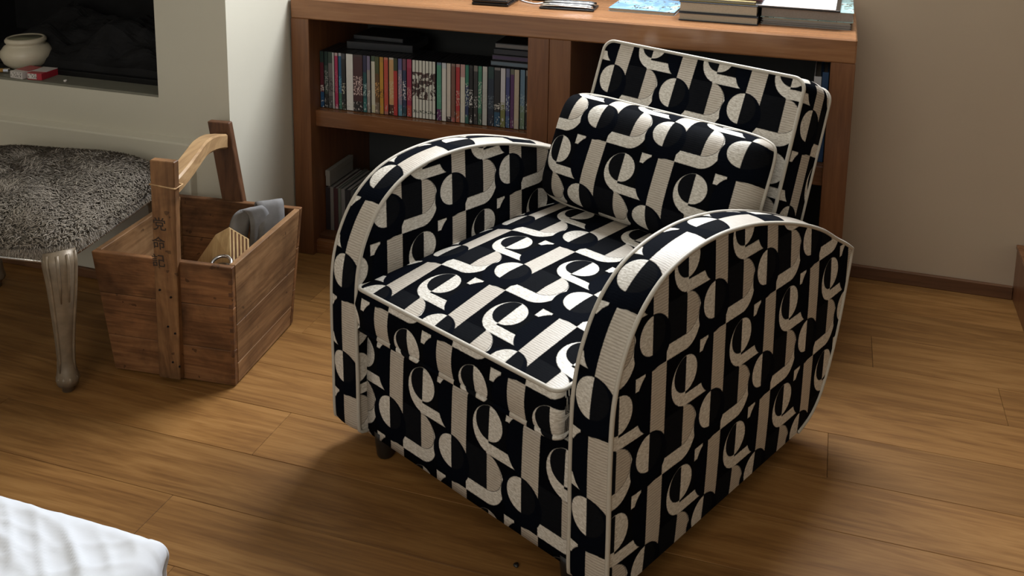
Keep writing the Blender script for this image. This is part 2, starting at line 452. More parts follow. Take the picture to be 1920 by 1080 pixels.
def box_set_mat():
    """white spines that share one printed picture of dark figures"""
    t = NT('white_set_spine'); g = t.n('ShaderNodeNewGeometry').outputs['Position']
    sp = t.n('ShaderNodeSeparateXYZ'); t.l(g, sp.inputs[0]); z = sp.outputs[2]
    n = t.noise(t.mapping(g, (75, 1, 60)), 1.0, 3, .7)
    zone = t.math('MULTIPLY', t.math('GREATER_THAN', z, .552), t.math('LESS_THAN', z, .640))
    f = t.math('MULTIPLY', t.math('GREATER_THAN', n, .50), zone)
    n2 = t.noise(t.mapping(g, (40, 1, 40)), 1.0, 1)
    c = t.mix(f, (.55, .55, .50, 1), t.mix(n2, (.10, .05, .045), (.035, .035, .04)))
    num = t.math('MULTIPLY', t.math('GREATER_THAN', t.noise(t.mapping(g, (300, 1, 200)), 1.0, 1), .55), t.math('MULTIPLY', t.math('GREATER_THAN', z, .507), t.math('LESS_THAN', z, .517)))
    c = t.mix(num, c, (.05, .07, .05, 1))
    return t.set(c, .35, 0, .4)
W_ = (.55, .53, .50); K_ = (.015, .016, .018)
CASES = [  # x0, x1, colour words, main, top, bottom, top fraction, bottom fraction, ink
 (-1.568, -1.554, 'dark maroon, blue-footed', (.10, .02, .03), (.02, .04, .035), (.02, .07, .16), .2, .28, W_),
 (-1.553, -1.540, 'dark grey-green', (.05, .07, .06), (.02, .04, .035), (.03, .03, .03), .25, .25, (.3, .3, .3)),
 (-1.539, -1.523, 'dim grey', (.13, .12, .12), (.03, .05, .04), (.06, .06, .06), .2, .22, (.03, .03, .03)),
 (-1.522, -1.515, 'narrow pale grey', (.42, .42, .40), (.45, .45, .45), (.40, .40, .38), .04, .04, (.2, .2, .2)),
 (-1.514, -1.502, 'crimson', (.33, .02, .08), (.40, .30, .30), (.42, .25, .28), .06, .05, (.38, .10, .14)),
 (-1.501, -1.490, 'teal-blue', (.02, .09, .19), (.35, .35, .38), (.04, .14, .10), .06, .3, (.1, .3, .4)),
 (-1.489, -1.474, 'black speckled', K_, (.05, .05, .06), (.03, .03, .02), .1, .1, (.40, .38, .30)),
 (-1.473, -1.448, 'broad plain white', (.62, .61, .59), (.62, .61, .59), (.62, .61, .59), .02, .02, (.60, .58, .56)),
 (-1.447, -1.413, 'very broad dark maroon', (.055, .022, .026), (.05, .03, .03), (.02, .018, .02), .05, .18, (.55, .42, .40)),
 (-1.412, -1.399, 'dark teal', (.02, .07, .08), (.03, .03, .07), (.03, .12, .12), .3, .25, (.3, .4, .4)),
 (-1.398, -1.386, 'mauve-grey', (.26, .23, .22), (.16, .14, .22), (.22, .20, .18), .25, .12, (.5, .48, .45)),
 (-1.385, -1.371, 'cream, dark-capped', (.52, .50, .42), (.06, .09, .06), (.50, .46, .30), .1, .14, (.48, .47, .40)),
 (-1.370, -1.355, 'brown', (.10, .055, .025), (.06, .07, .03), (.16, .12, .09), .3, .2, (.50, .28, .10)),
 (-1.354, -1.340, 'golden yellow', (.42, .22, .035), (.36, .19, .04), (.40, .22, .05), .1, .05, (.12, .05, .02)),
 (-1.339, -1.324, 'coral red', (.42, .07, .05), (.40, .16, .10), (.30, .12, .10), .05, .06, (.42, .10, .07)),
 (-1.323, -1.306, 'orange and cream striped', (.48, .28, .13), (.46, .42, .36), (.07, .03, .02), .04, .18, (.50, .40, .25)),
 (-1.305, -1.291, 'red, black-topped', (.36, .035, .035), (.04, .05, .03), (.36, .035, .035), .22, .02, (.36, .05, .04)),
 (-1.290, -1.276, 'lavender-blue', (.20, .19, .27), (.10, .10, .24), (.10, .22, .30), .2, .2, (.45, .30, .32)),
 (-1.275, -1.262, 'navy, white-titled', (.03, .04, .09), (.14, .06, .09), (.02, .05, .07), .2, .15, (.50, .48, .50)),
 (-1.261, -1.244, 'raspberry', (.28, .03, .07), (.33, .05, .10), (.38, .06, .05), .15, .2, (.45, .22, .2)),
] + [(-1.241+.01135*k, -1.2305+.01135*k, 'SET', None, None, None, 0, 0, None) for k in range(7)] + [
 (-1.160, -1.1575, 'SKIP', None, None, None, 0, 0, None),
 (-1.157, -1.141, 'sea-green, purple-footed', (.07, .24, .17), (.10, .15, .22), (.10, .03, .10), .05, .2, (.10, .28, .20)),
 (-1.140, -1.125, 'white, full-length', (.56, .54, .51), (.45, .47, .52), (.56, .54, .51), .1, .02, (.54, .52, .5)),
 (-1.124, -1.110, 'white, black-footed', (.50, .45, .40), (.5, .45, .4), (.05, .03, .03), .02, .09, (.48, .44, .4)),
 (-1.109, -1.095, 'dull brown', (.16, .08, .06), (.20, .14, .12), (.30, .10, .09), .05, .08, (.17, .09, .07)),
 (-1.094, -1.080, 'scarlet', (.38, .035, .04), (.36, .20, .18), (.35, .09, .05), .06, .2, (.5, .3, .25)),
 (-1.079, -1.063, 'ivory, red-lettered', (.54, .51, .44), (.42, .25, .24), (.52, .5, .42), .22, .02, (.50, .47, .4)),
 (-1.062, -1.050, 'navy, green-topped', (.025, .04, .10), (.03, .16, .11), (.03, .10, .09), .35, .15, (.4, .45, .4)),
 (-1.049, -1.036, 'black, white-scripted', K_, (.03, .03, .03), (.03, .03, .03), .05, .1, (.60, .60, .60)),
 (-1.035, -1.021, 'charcoal', (.035, .035, .037), (.16, .15, .14), (.04, .04, .04), .1, .1, (.35, .35, .35)),
 (-1.020, -1.007, 'bottle-green', (.045, .17, .11), (.06, .20, .13), (.05, .10, .07), .1, .2, (.35, .4, .35)),
 (-1.006, -.990, 'silver-grey', (.42, .43, .41), (.46, .45, .43), (.40, .40, .39), .1, .1, (.36, .37, .35)),
 (-.989, -.969, 'very dark blue', (.018, .03, .05), (.02, .05, .05), (.02, .025, .04), .2, .2, (.10, .13, .16)),
 (-.968, -.948, 'black, block-lettered', (.02, .021, .024), (.16, .15, .15), (.02, .07, .13), .05, .25, (.55, .53, .50)),
 (-.947, -.931, 'white over green', (.48, .47, .50), (.48, .47, .5), (.16, .17, .06), .02, .42, (.46, .45, .48)),
 (-.930, -.917, 'indigo', (.05, .06, .17), (.11, .12, .20), (.06, .11, .22), .15, .2, (.36, .42, .45)),
 (-.916, -.903, 'dark purple', (.08, .03, .10), (.12, .12, .09), (.12, .04, .11), .1, .15, (.10, .05, .12)),
 (-.902, -.886, 'beige', (.42, .36, .28), (.42, .36, .28), (.42, .36, .28), .02, .02, (.40, .34, .26)),
 (-.885, -.869, 'steel-blue over green', (.12, .20, .28), (.12, .20, .28), (.15, .22, .15), .02, .4, (.25, .33, .38)),
 (-.867, -.859, 'narrow black', (.03, .03, .03), (.2, .18, .16), (.03, .03, .03), .1, .1, (.35, .32, .28)),
]
def ordinal(n):
    return f"{n}{'th' if 10 <= n % 100 <= 20 else {1:'st',2:'nd',3:'rd'}.get(n % 10,'th')}"
def disc_cases():
    setm = box_set_mat(); n = 0; ns = 0
    for i, (a, b, words, mc, tc, bc, tf, bf, ink) in enumerate(CASES):
        if words == 'SKIP': continue
        n += 1
        yj = 2.817 + random.uniform(0, .006)
        if words == 'SET': yj = 2.820
        w = b - a - .0004; h = .19
        bm = bmesh.new(); box(bm, 0, w, .0, .134, 0, h, .0012, 0, 1)
        o = obj('disc_case', bm, M['dvd_black']); o.location = (a, yj, .4895)
        if words == 'SET':
            ns += 1
            tag(o, f'white disc case {ordinal(ns)} from the left in the seven-spine white set sharing one picture', 'disc case', 'white box set of disc cases')
            m = setm
        else:
            tag(o, f'{words} spined disc case, {ordinal(n)} from the left on the upper shelf', 'disc case', 'disc cases on the upper shelf')
            m = spine_mat(i, mc, tc, bc, tf, bf, ink)
        bm = bmesh.new(); box(bm, .0006, w-.0006, -.0004, .0006, .0015, h-.0015)
        obj('spine_label', bm, m, o)
disc_cases()
# cases lying flat on the row
def flat_case(name, x0, x1, y0, y1, z0, z1, label, rz=0.0, edge=None, cat='disc case', group=None):
    cx, cy = (x0+x1)/2, (y0+y1)/2
    o = empty(name, (cx, cy, z0), rz); tag(o, label, cat, group)
    h = z1-z0
    boxo('case', x0-cx, x1-cx, y0-cy, y1-cy, 0, h, M['dvd_black'], o, .0014, 1)
    boxo('edge_label', x0-cx+.002, x1-cx-.002, y0-cy-.0004, y0-cy+.0006, h*.2, h*.8, edge or M['dark_cover'], o)
    return o
flat_case('disc_case', -1.505, -1.275, 2.885, 3.035, .6800, .7060, 'large dark box lying flat on the left half of the disc row', .06, cat='box')
flat_case('disc_case', -1.49, -1.31, 2.91, 3.04, .7065, .7215, 'thin black case lying on the large dark box', -.03)
M['purple_edge'] = plain('purple_edge', (.05, .03, .08), .4); M['blue_edge'] = plain('blue_grey_edge', (.10, .14, .18), .4); M['gray_edge'] = plain('grey_edge', (.13, .12, .12), .4)
for k, (mm, words) in enumerate(((M['blue_edge'], 'blue-grey edged case, lowest of the flat stack at the right end'), (M['purple_edge'], 'purple edged case, second from bottom of the flat stack at the right end'), (M['dark_cover'], 'black edged case, third from bottom of the flat stack at the right end'), (M['gray_edge'], 'grey edged case, topmost of the flat stack at the right end'))):
    flat_case('disc_case', -.985+.004*k, -.8475, 2.832+.002*k, 3.02, .6800+.0182*k, .6978+.0182*k, words, 0, mm, group='flat stack of disc cases')

# ------------------------------------------------------------------ things in the lower bays
def upright_book(x, w, h, d, y, z, col, words, lean=0.0):
    r = empty('book', (x, y, z), 0); tag(r, words, 'book', 'upright books in the lower left bay')
    m = plain('book_cover', col, .45, 0, .1, 30)
    bm = bmesh.new(); box(bm, 0, w, 0, .0025, 0, h, .0005, 0, 1); box(bm, 0, .0016, .0025, d, 0, h); box(bm, w-.0016, w, .0025, d, 0, h)
    obj('cover', bm, m, r)
    boxo('pages', .0018, w-.0018, .003, d-.004, .003, h-.003, M['paper_gray'], r)
x = -1.568
for k, (w_, h_, c_, words) in enumerate([(.016, .150, (.03, .025, .03), 'black book standing leftmost in the lower left bay'), (.012, .152, (.20, .19, .18), 'thin pale grey book, second from left in the lower left bay'), (.015, .150, (.06, .025, .03), 'dark maroon book, third from left in the lower left bay'),
        (.010, .153, (.11, .13, .11), 'thin grey-green book, fourth from left in the lower left bay'), (.014, .151, (.16, .16, .16), 'mid grey book, fifth from left in the lower left bay'), (.018, .150, (.02, .022, .028), 'thick black book, sixth from left in the lower left bay'),
        (.013, .152, (.05, .05, .05), 'charcoal book, seventh from left in the lower left bay'), (.016, .151, (.03, .05, .06), 'dark teal book, rightmost of the lower left bay row')]):
    upright_book(x, w_, h_, .20, 2.84, .0575, c_, words); x += w_+.0012
o = empty('storage_box', (-1.5665, 2.838, .2130)); tag(o, 'slim pale grey box standing on edge on the upright books in the lower left bay', 'box')
M['box_pale'] = plain('pale_box', (.22, .21, .19), .7)
boxo('body', .001, .016, .001, .17, 0, .050, M['box_pale'], o, .001); boxo('lid', 0, .017, 0, .171, .034, .054, M['box_pale'], o, .001)
o = empty('ring_binder', (-.032, 2.835, .4895)); tag(o, 'white ring binder with a blue back edge in the right bay', 'binder')
boxo('spine', 0, .020, 0, .003, 0, .245, M['white'], o, .001); M['blue'] = plain('blue_board', (.03, .09, .22), .5)
boxo('cover', 0, .0025, .003, .23, 0, .245, M['white'], o); boxo('cover', .0175, .020, .003, .23, 0, .245, M['blue'], o); boxo('pages', .004, .0165, .004, .215, .004, .235, M['paper'], o)
o = empty('ring_binder', (-.0105, 2.83, .4895)); tag(o, 'dark blue ring binder beside the right side panel', 'binder')
boxo('spine', 0, .017, 0, .003, 0, .26, M['blue'], o, .001); boxo('cover', 0, .0025, .003, .24, 0, .26, M['blue'], o); boxo('cover', .0145, .017, .003, .24, 0, .26, M['blue'], o); boxo('pages', .004, .0135, .004, .22, .004, .25, M['paper_gray'], o)

# ------------------------------------------------------------------ things on the bookcase top
ZT = .8622
def thick_book(name, x0, x1, y0, y1, z0, h, cover, pages, label, group, rz=0.0, cw=.003):
    cx, cy = (x0+x1)/2, (y0+y1)/2
    r = empty(name, (cx, cy, z0), rz); tag(r, label, 'book', group)
    w, d = (x1-x0)/2, (y1-y0)/2
    boxo('cover', -w, w, -d, d, 0, cw, cover, r, .001, 1); boxo('cover', -w, w, -d, d, h-cw, h, cover, r, .001, 1)
    boxo('spine', -w, w, d-.003, d, cw, h-cw, cover, r); boxo('pages', -w+.003, w-.003, -d+.004, d-.003, cw, h-cw, pages, r)
    return r
M['cover_gold'] = plain('mustard_cover', (.42, .33, .14), .4); M['cover_red'] = plain('dark_red_cover', (.10, .02, .03), .3); M['cover_art'] = None
thick_book('book', -.418, -.194, 2.850, 3.10, ZT, .0235, M['dark_cover'], M['paper'], 'dark-covered thick book, bottom of the left stack on the bookcase', 'stacked books on the bookcase top')
thick_book('book', -.418, -.197, 2.853, 3.10, ZT+.0237, .0315, M['dark_cover'], M['paper'], 'black-covered thicker book, second from bottom of the left stack', 'stacked books on the bookcase top', .0)
thick_book('book', -.422, -.205, 2.862, 3.10, ZT+.0554, .010, M['cover_gold'], M['paper'], 'thin mustard-topped book under the dark red one', 'stacked books on the bookcase top', .01, .0025)
thick_book('book', -.365, -.185, 2.880, 3.10, ZT+.0656, .020, M['cover_red'], M['paper_gray'], 'dark red glossy book, topmost of the left stack', 'stacked books on the bookcase top', -.02)
def art_mat(name, sky, c2, c3):
    t = NT(name); tc = t.n('ShaderNodeTexCoord').outputs['Object']
    n = t.noise(t.mapping(tc, (18, 14, 1)), 1.0, 3, .6, .8); n2 = t.noise(t.mapping(tc, (45, 30, 1), (3, 1, 0)), 1.0, 2, .5, 1.5)
    c = t.ramp(n, [(.40, sky), (.56, tuple(min(1, x*1.5+.08) for x in sky)), (.66, c3)])
    c = t.mix(t.math('MULTIPLY', t.math('GREATER_THAN', n2, .60), t.math('GREATER_THAN', n, .46)), c, (*c2, 1))
    return t.set(c, .18, 0, .5)
M['cover_art'] = art_mat('illustrated_cover', (.20, .40, .62), (.08, .07, .05), (.58, .55, .42)); M['cover_art2'] = art_mat('illustrated_cover_green', (.26, .42, .42), (.10, .12, .08), (.48, .52, .50))
M['cover_gray'] = plain('grey_cover', (.30, .29, .29), .3)
thick_book('magazine', -.189, .056, 2.884, 3.13, ZT, .0060, M['cover_gray'], M['paper_gray'], 'grey magazine at the bottom of the right stack', 'stacked magazines on the bookcase top', .0, .0008)
thick_book('magazine', -.187, .054, 2.882, 3.13, ZT+.0062, .0060, M['cover_gray'], M['paper_gray'], 'grey magazine second from the bottom of the right stack', 'stacked magazines on the bookcase top', .015, .0008)
thick_book('magazine', -.186, .057, 2.886, 3.13, ZT+.0124, .0068, M['cover_gray'], M['paper'], 'curled grey magazine below the thick hardback in the right stack', 'stacked magazines on the bookcase top', -.01, .0008)
thick_book('book', -.191, .061, 2.885, 3.14, ZT+.0196, .0290, M['cover_art2'], M['paper_gray'], 'thick hardback with a pale green illustrated cover in the right stack', 'stacked books on the bookcase top', 0, .002)
r = empty('tablet', (-.085, 3.0, ZT+.0488), -.02); tag(r, 'white flat tablet with a dark rim on the right book stack', 'tablet')
boxo('case', -.118, .112, -.130, .13, 0, .006, M['black_gloss'], r, .002); boxo('face', -.120, .100, -.131, .128, .006, .0085, M['white'], r, .001)
# illustrated magazine
r = empty('magazine', (-.535, 3.01, ZT), -.03); tag(r, 'blue illustrated magazine lying flat left of the book stacks', 'magazine')
boxo('pages', -.098, .098, -.100, .10, 0, .009, M['paper'], r, .0005, 1); boxo('cover', -.100, .100, -.102, .102, .009, .0102, M['cover_art'], r)
boxo('back_cover', -.100, .100, -.102, .102, -.0001, .0009, M['white'], r)
# black wallet
r = empty('wallet', (-.997, 2.915, ZT), .03); tag(r, 'black folded wallet near the front edge of the bookcase top', 'wallet')
boxo('lower_flap', -.060, .058, -.062, .06, 0, .009, M['black_gloss'], r, .003); boxo('upper_flap', -.060, .055, -.061, .06, .0095, .018, M['black_gloss'], r, .003)
# clear-sleeved set of pens
r = empty('pen_case', (-.762, 2.915, ZT), .06); tag(r, 'shiny clear case of silver pens beside the cable', 'pen case')
boxo('tray', -.083, .085, -.045, .045, 0, .006, M['black_gloss'], r, .002)
for k in range(4):
    bm = bmesh.new(); tube(bm, [(-.078, -.033+.022*k, .0122), (-.05, -.033+.022*k, .0122), (.06, -.033+.022*k, .0122), (.080, -.033+.022*k, .0122)], [.004, .0062, .0062, .003], 10)
    obj('pen', bm, M['chrome'] if k % 2 == 0 else M['black_gloss'], r, True)
bm = bmesh.new(); tube(bm, [(-.08, -.044, .010), (-.02, -.046, .0135), (.05, -.045, .012), (.083, -.043, .010)], .0016, 6); obj('rim', bm, M['chrome'], r, True)
# charger and cable
r = empty('charger', (-.872, 3.02, ZT)); tag(r, 'black charger block behind the pen case', 'charger')
boxo('body', -.035, .045, -.025, .03, 0, .022, M['black_gloss'], r, .004); boxo('plug', .045, .058, -.006, .010, .006, .016, M['chrome'], r, .001)
bm = bmesh.new()
tube(bm, [p for p in catmull([(-.98, 3.07, ZT+.003), (-.965, 3.02, ZT+.0025), (-.935, 2.975, ZT+.0025), (-.905, 2.945, ZT+.0025), (-.872, 2.93, ZT+.0025), (-.856, 2.955, ZT+.0025)], 6)], .0022, 6)
tag(obj('cable', bm, M['white'], None, True), 'thin white cable curling beside the pen case', 'cable')
bm = bmesh.new()
tube(bm, [p for p in catmull([(-.985, 3.10, ZT+.003), (-.95, 3.03, ZT+.0028), (-.915, 2.995, ZT+.0028), (-.905, 2.985, ZT+.008)], 6)], .0024, 6)
tag(obj('cable', bm, M['black_gloss'], None, True), 'black cable running to the charger block', 'cable')

# ------------------------------------------------------------------ things in the fireplace mouth
r = empty('clay_pot', (-2.497, 2.552, .605)); tag(r, 'small cream glazed clay pot at the fireplace opening', 'pot')
bm = bmesh.new()
prof = [(.040, 0), (.052, .002), (.070, .018), (.0795, .040), (.078, .058), (.066, .074), (.057, .079), (.059, .083), (.063, .087), (.0635, .093), (.059, .099), (.054, .101), (.051, .097)]
lathe(bm, prof, 40); obj('body', bm, M['pot'], r, True)
bm = bmesh.new(); lathe(bm, [(.02, .072), (.046, .075), (.051, .085), (.0515, .0975)], 40); obj('inner_well', bm, M['pot_in'], r, True)
def label_mat(main, panel):
    t = NT('printed_packet'); tc = t.n('ShaderNodeTexCoord').outputs['Object']
    n = t.noise(t.mapping(tc, (500, 500, 260)), 1.0, 1)
    return t.set(t.mix(t.math('GREATER_THAN', n, .56), (*main, 1), (*panel, 1)), .35)
M['pk_red'] = plain('red_card', (.35, .02, .035), .35); M['pk_white'] = plain('white_packet_card', (.58, .54, .52), .4); M['pk_txt'] = label_mat((.60, .56, .53), (.06, .05, .05))
for nm, loc, rz, lab in (('cigarette_packet', (-2.412, 2.450, .6052), -.10, 'white-ended flat packet in front of the clay pot'), ('cigarette_packet', (-2.352, 2.456, .6052), .08, 'red and white packet right of the other flat packet')):
    r = empty(nm, loc, rz); tag(r, lab, 'packet')
    red = 'red and' in lab
    boxo('carton', -.026, .026, -.032, .045, 0, .022, M['pk_red'] if red else M['pk_white'], r, .0008, 1)
    boxo('printed_end', -.024, .008 if red else .024, -.0326, -.0316, .003, .020, M['pk_txt'], r)
    boxo('lid_flap', -.0262, .0262, -.010, .0452, .0212, .0226, M['pk_white'] if red else M['pk_red'], r)
r = empty('lighter', (-2.525, 2.452, .6052), .3); tag(r, 'small amber lighter lying at the left of the hearth edge', 'lighter')
M['amber'] = plain('amber_plastic', (.42, .22, .05), .3)
bm = bmesh.new(); tube(bm, [(-.04, 0, .009), (.022, 0, .009)], .0085, 12, flat=.75); obj('body', bm, M['amber'], r, True); boxo('cap', .022, .04, -.007, .007, .003, .015, M['chrome'], r, .002)
bm = bmesh.new()
bmesh.ops.create_icosphere(bm, subdivisions=2, radius=.006)
for v in bm.verts: v.co *= 1+.35*noise.noise(v.co*300); v.co.z *= .7
bmesh.ops.translate(bm, verts=bm.verts, vec=(-2.245, 2.44, .609))
tag(obj('pebble', bm, M['pk_white'], None, True, loc=(-2.245, 2.44, .605)), 'tiny pale crumb lying on the hearth edge', 'pebble')

# ------------------------------------------------------------------ armchair
CH = (-.664, 1.710); CTH = -.443; W, T = .793, .088; AI = W/2 - T
chair = empty('armchair', (CH[0], CH[1], 0), CTH)
tag(chair, 'low round-armed armchair in black and cream geometric jacquard with pale piping', 'armchair')
PROF = [(.030, .058), (.004, .064), (-.003, .085), (-.004, .20), (-.006, .32), (-.003, .42), (.008, .480), (.024, .522), (.048, .563), (.082, .600), (.130, .631), (.185, .648), (.245, .656), (.310, .657), (.375, .651), (.450, .638), (.530, .617), (.610, .592), (.690, .562), (.760, .530), (.825, .492), (.880, .462), (.915, .440)]
REAR = [(.900, .375), (.872, .270), (.838, .180), (.800, .115), (.755, .078), (.700, .062)]
def resample(P, step):
    out = [P[0]]; acc = 0
    for a, b in zip(P, P[1:]):
        L = (b-a).length
        while acc + L >= step:
            t = (step-acc)/L; a = a.lerp(b, t); out.append(a); L = (b-a).length; acc = 0
        acc += L
    out.append(P[-1]); return out
top_line = resample(catmull([Vector((a, b)) for a, b in PROF], 10), .012)
rear_line = resample(catmull([Vector(PROF[-1])]+[Vector(q) for q in REAR], 8), .02)[1:]
OUT = top_line + rear_line
def arm(xo, xi, u_in, u_out, vband):
    """xo outer x, xi inner x"""
    bm = bmesh.new(); uvl = bm.loops.layers.uv.new('UVMap')
    n = len(OUT); sgn = 1 if xo > xi else -1
    # arc length with the motif in phase on the front upright
    s = [0]
    for a, b in zip(OUT, OUT[1:]): s.append(s[-1]+(b-a).length)
    z0 = OUT[0].y
    NB = 6
    cols = []
    for k in range(NB+1):
        f = k/NB; x = xo + (xi-xo)*f; cr = .006*(1-(2*f-1)**2)
        ring = []
        for i, p in enumerate(OUT):
            a = OUT[max(0, i-1)]; b = OUT[min(n-1, i+1)]; d = (b-a).normalized(); nn = Vector((-d.y, d.x))
            ring.append(bm.verts.new((x, p.x + nn.x*cr, p.y + nn.y*cr)))
        cols.append(ring)
    for k in range(NB):
        for i in range(n-1):
            f = bm.faces.new((cols[k][i], cols[k+1][i], cols[k+1][i+1], cols[k][i+1])); f.smooth = True
            for lp in f.loops:
                j = i if lp.vert in (cols[k][i], cols[k+1][i]) else i+1
                lp[uvl].uv = (lp.vert.co.x - (xo+xi)/2, s[j] + .058 - vband)
    # side panels, gently padded
    for x, side, u0, v0 in ((xo, 1, *u_out), (xi, -1, *u_in)):
        dirx = sgn*side
        c = Vector((.42, .30))
        rings = []
        for k, fr in enumerate((1.0, .97, .9, .75, .5, .25)):
            pad = .007*(1-fr**3)
            rings.append([bm.verts.new((x + dirx*pad, c.x+(p.x-c.x)*fr, c.y+(p.y-c.y)*fr)) for p in OUT])
        cen = bm.verts.new((x + dirx*.007, c.x, c.y))
        fs = []
        for A, B in zip(rings, rings[1:]):
            for i in range(n): fs.append(bm.faces.new((A[i], A[(i+1) % n], B[(i+1) % n], B[i])))
        for i in range(n): fs.append(bm.faces.new((rings[-1][i], rings[-1][(i+1) % n], cen)))
        for f in fs:
            f.smooth = True
            for lp in f.loops:
                y, z = lp.vert.co.y, lp.vert.co.z
                lp[uvl].uv = ((y-u0) if x > 0 else -(y-u0), z-v0)
                if x < 0 and side == -1: lp[uvl].uv = (y-u0, z-v0)
                if x > 0 and side == -1: lp[uvl].uv = (-(y-u0), z-v0)
    return obj('arm', bm, M['fabric'], chair)
armR = arm(W/2, AI, (.2, .50), (.105, .5335), .462)
armL = arm(-W/2, -AI, (.279, .568), (.279, .568), .235)
armR['label'] = 'right arm'; armL['label'] = 'left arm'
for x, par in ((W/2, armR), (AI, armR), (-W/2, armL), (-AI, armL)):
    bm = bmesh.new(); tube(bm, [(x, p.x, p.y) for p in (OUT if abs(x) > AI+.01 else top_line)],   .0045, 8)
    obj('piping', bm, M['piping'], par, True)
def uvmesh(name, faces_fn, parent, mats=None):
    bm = bmesh.new(); uvl = bm.loops.layers.uv.new('UVMap'); faces_fn(bm, uvl)
    return obj(name, bm, mats or M['fabric'], parent)
# base body and front apron
def apron(bm, uvl):
    nx = 16; prof = [(.023-.003*math.sin(math.pi*j/10), .052+.226*j/10) for j in range(11)]
    prof += [(.023+.024*(1-math.cos(a)), .278+.024*math.sin(a)) for a in (math.pi/12*k for k in range(1, 7))] + [(.12, .304), (.40, .306), (.70, .306)]
    arc = [prof[0][1]]
    for p, q in zip(prof, prof[1:]): arc.append(arc[-1]+math.hypot(q[0]-p[0], q[1]-p[1]))
    prof.append((.70, .052)); arc.append(arc[-1]+.25); prof.append(prof[0]); arc.append(arc[-1]+.7)
    g = [[bm.verts.new((-AI-.002 + (2*AI+.004)*i/nx, *p)) for p in prof[:-1]] for i in range(nx+1)]
    n = len(prof)-1
    for i in range(nx):
        for j in range(n):
            k = (j+1) % n
            f = bm.faces.new((g[i][j], g[i+1][j], g[i+1][k], g[i][k])); f.smooth = j < 16
            for lp, jj in zip(f.loops, (j, j, j+1, j+1)): lp[uvl].uv = (lp.vert.co.x+.030, arc[jj]-.141)
    for r_ in (g[0], g[-1]): bm.faces.new(r_)
uvmesh('base', apron, chair)
# outer back panel between the arms
def outer_back(bm, uvl):
    nx = 6; pts = [(.70, .058), (.79, .115), (.835, .20), (.868, .29), (.90, .40), (.915, .45)]
    A = [[bm.verts.new((-AI-.001 + (2*AI+.002)*i/nx, a, b)) for a, b in pts] for i in range(nx+1)]
    B = [[bm.verts.new((-AI-.001 + (2*AI+.002)*i/nx, a-.05, b+.01)) for a, b in pts] for i in range(nx+1)]
    for i in range(nx):
        for j in range(len(pts)-1):
            for f in (bm.faces.new((A[i][j], A[i+1][j], A[i+1][j+1], A[i][j+1])), bm.faces.new((B[i][j], B[i][j+1], B[i+1][j+1], B[i+1][j]))):
                for lp in f.loops: lp[uvl].uv = (-lp.vert.co.x, lp.vert.co.z)
        f = bm.faces.new((A[i][-1], A[i+1][-1], B[i+1][-1], B[i][-1]))
        for lp in f.loops: lp[uvl].uv = (-lp.vert.co.x, lp.vert.co.y)
uvmesh('outer_back', outer_back, chair)
# four short black feet
for x, y in ((-.276, .046), (.276, .046), (-.335, .665), (.335, .665)):
    bm = bmesh.new(); lathe(bm, [(.016, 0), (.019, .004), (.024, .045), (.026, .066)], 20, (x, y, 0)); obj('leg', bm, M['black_wood'], chair, True)
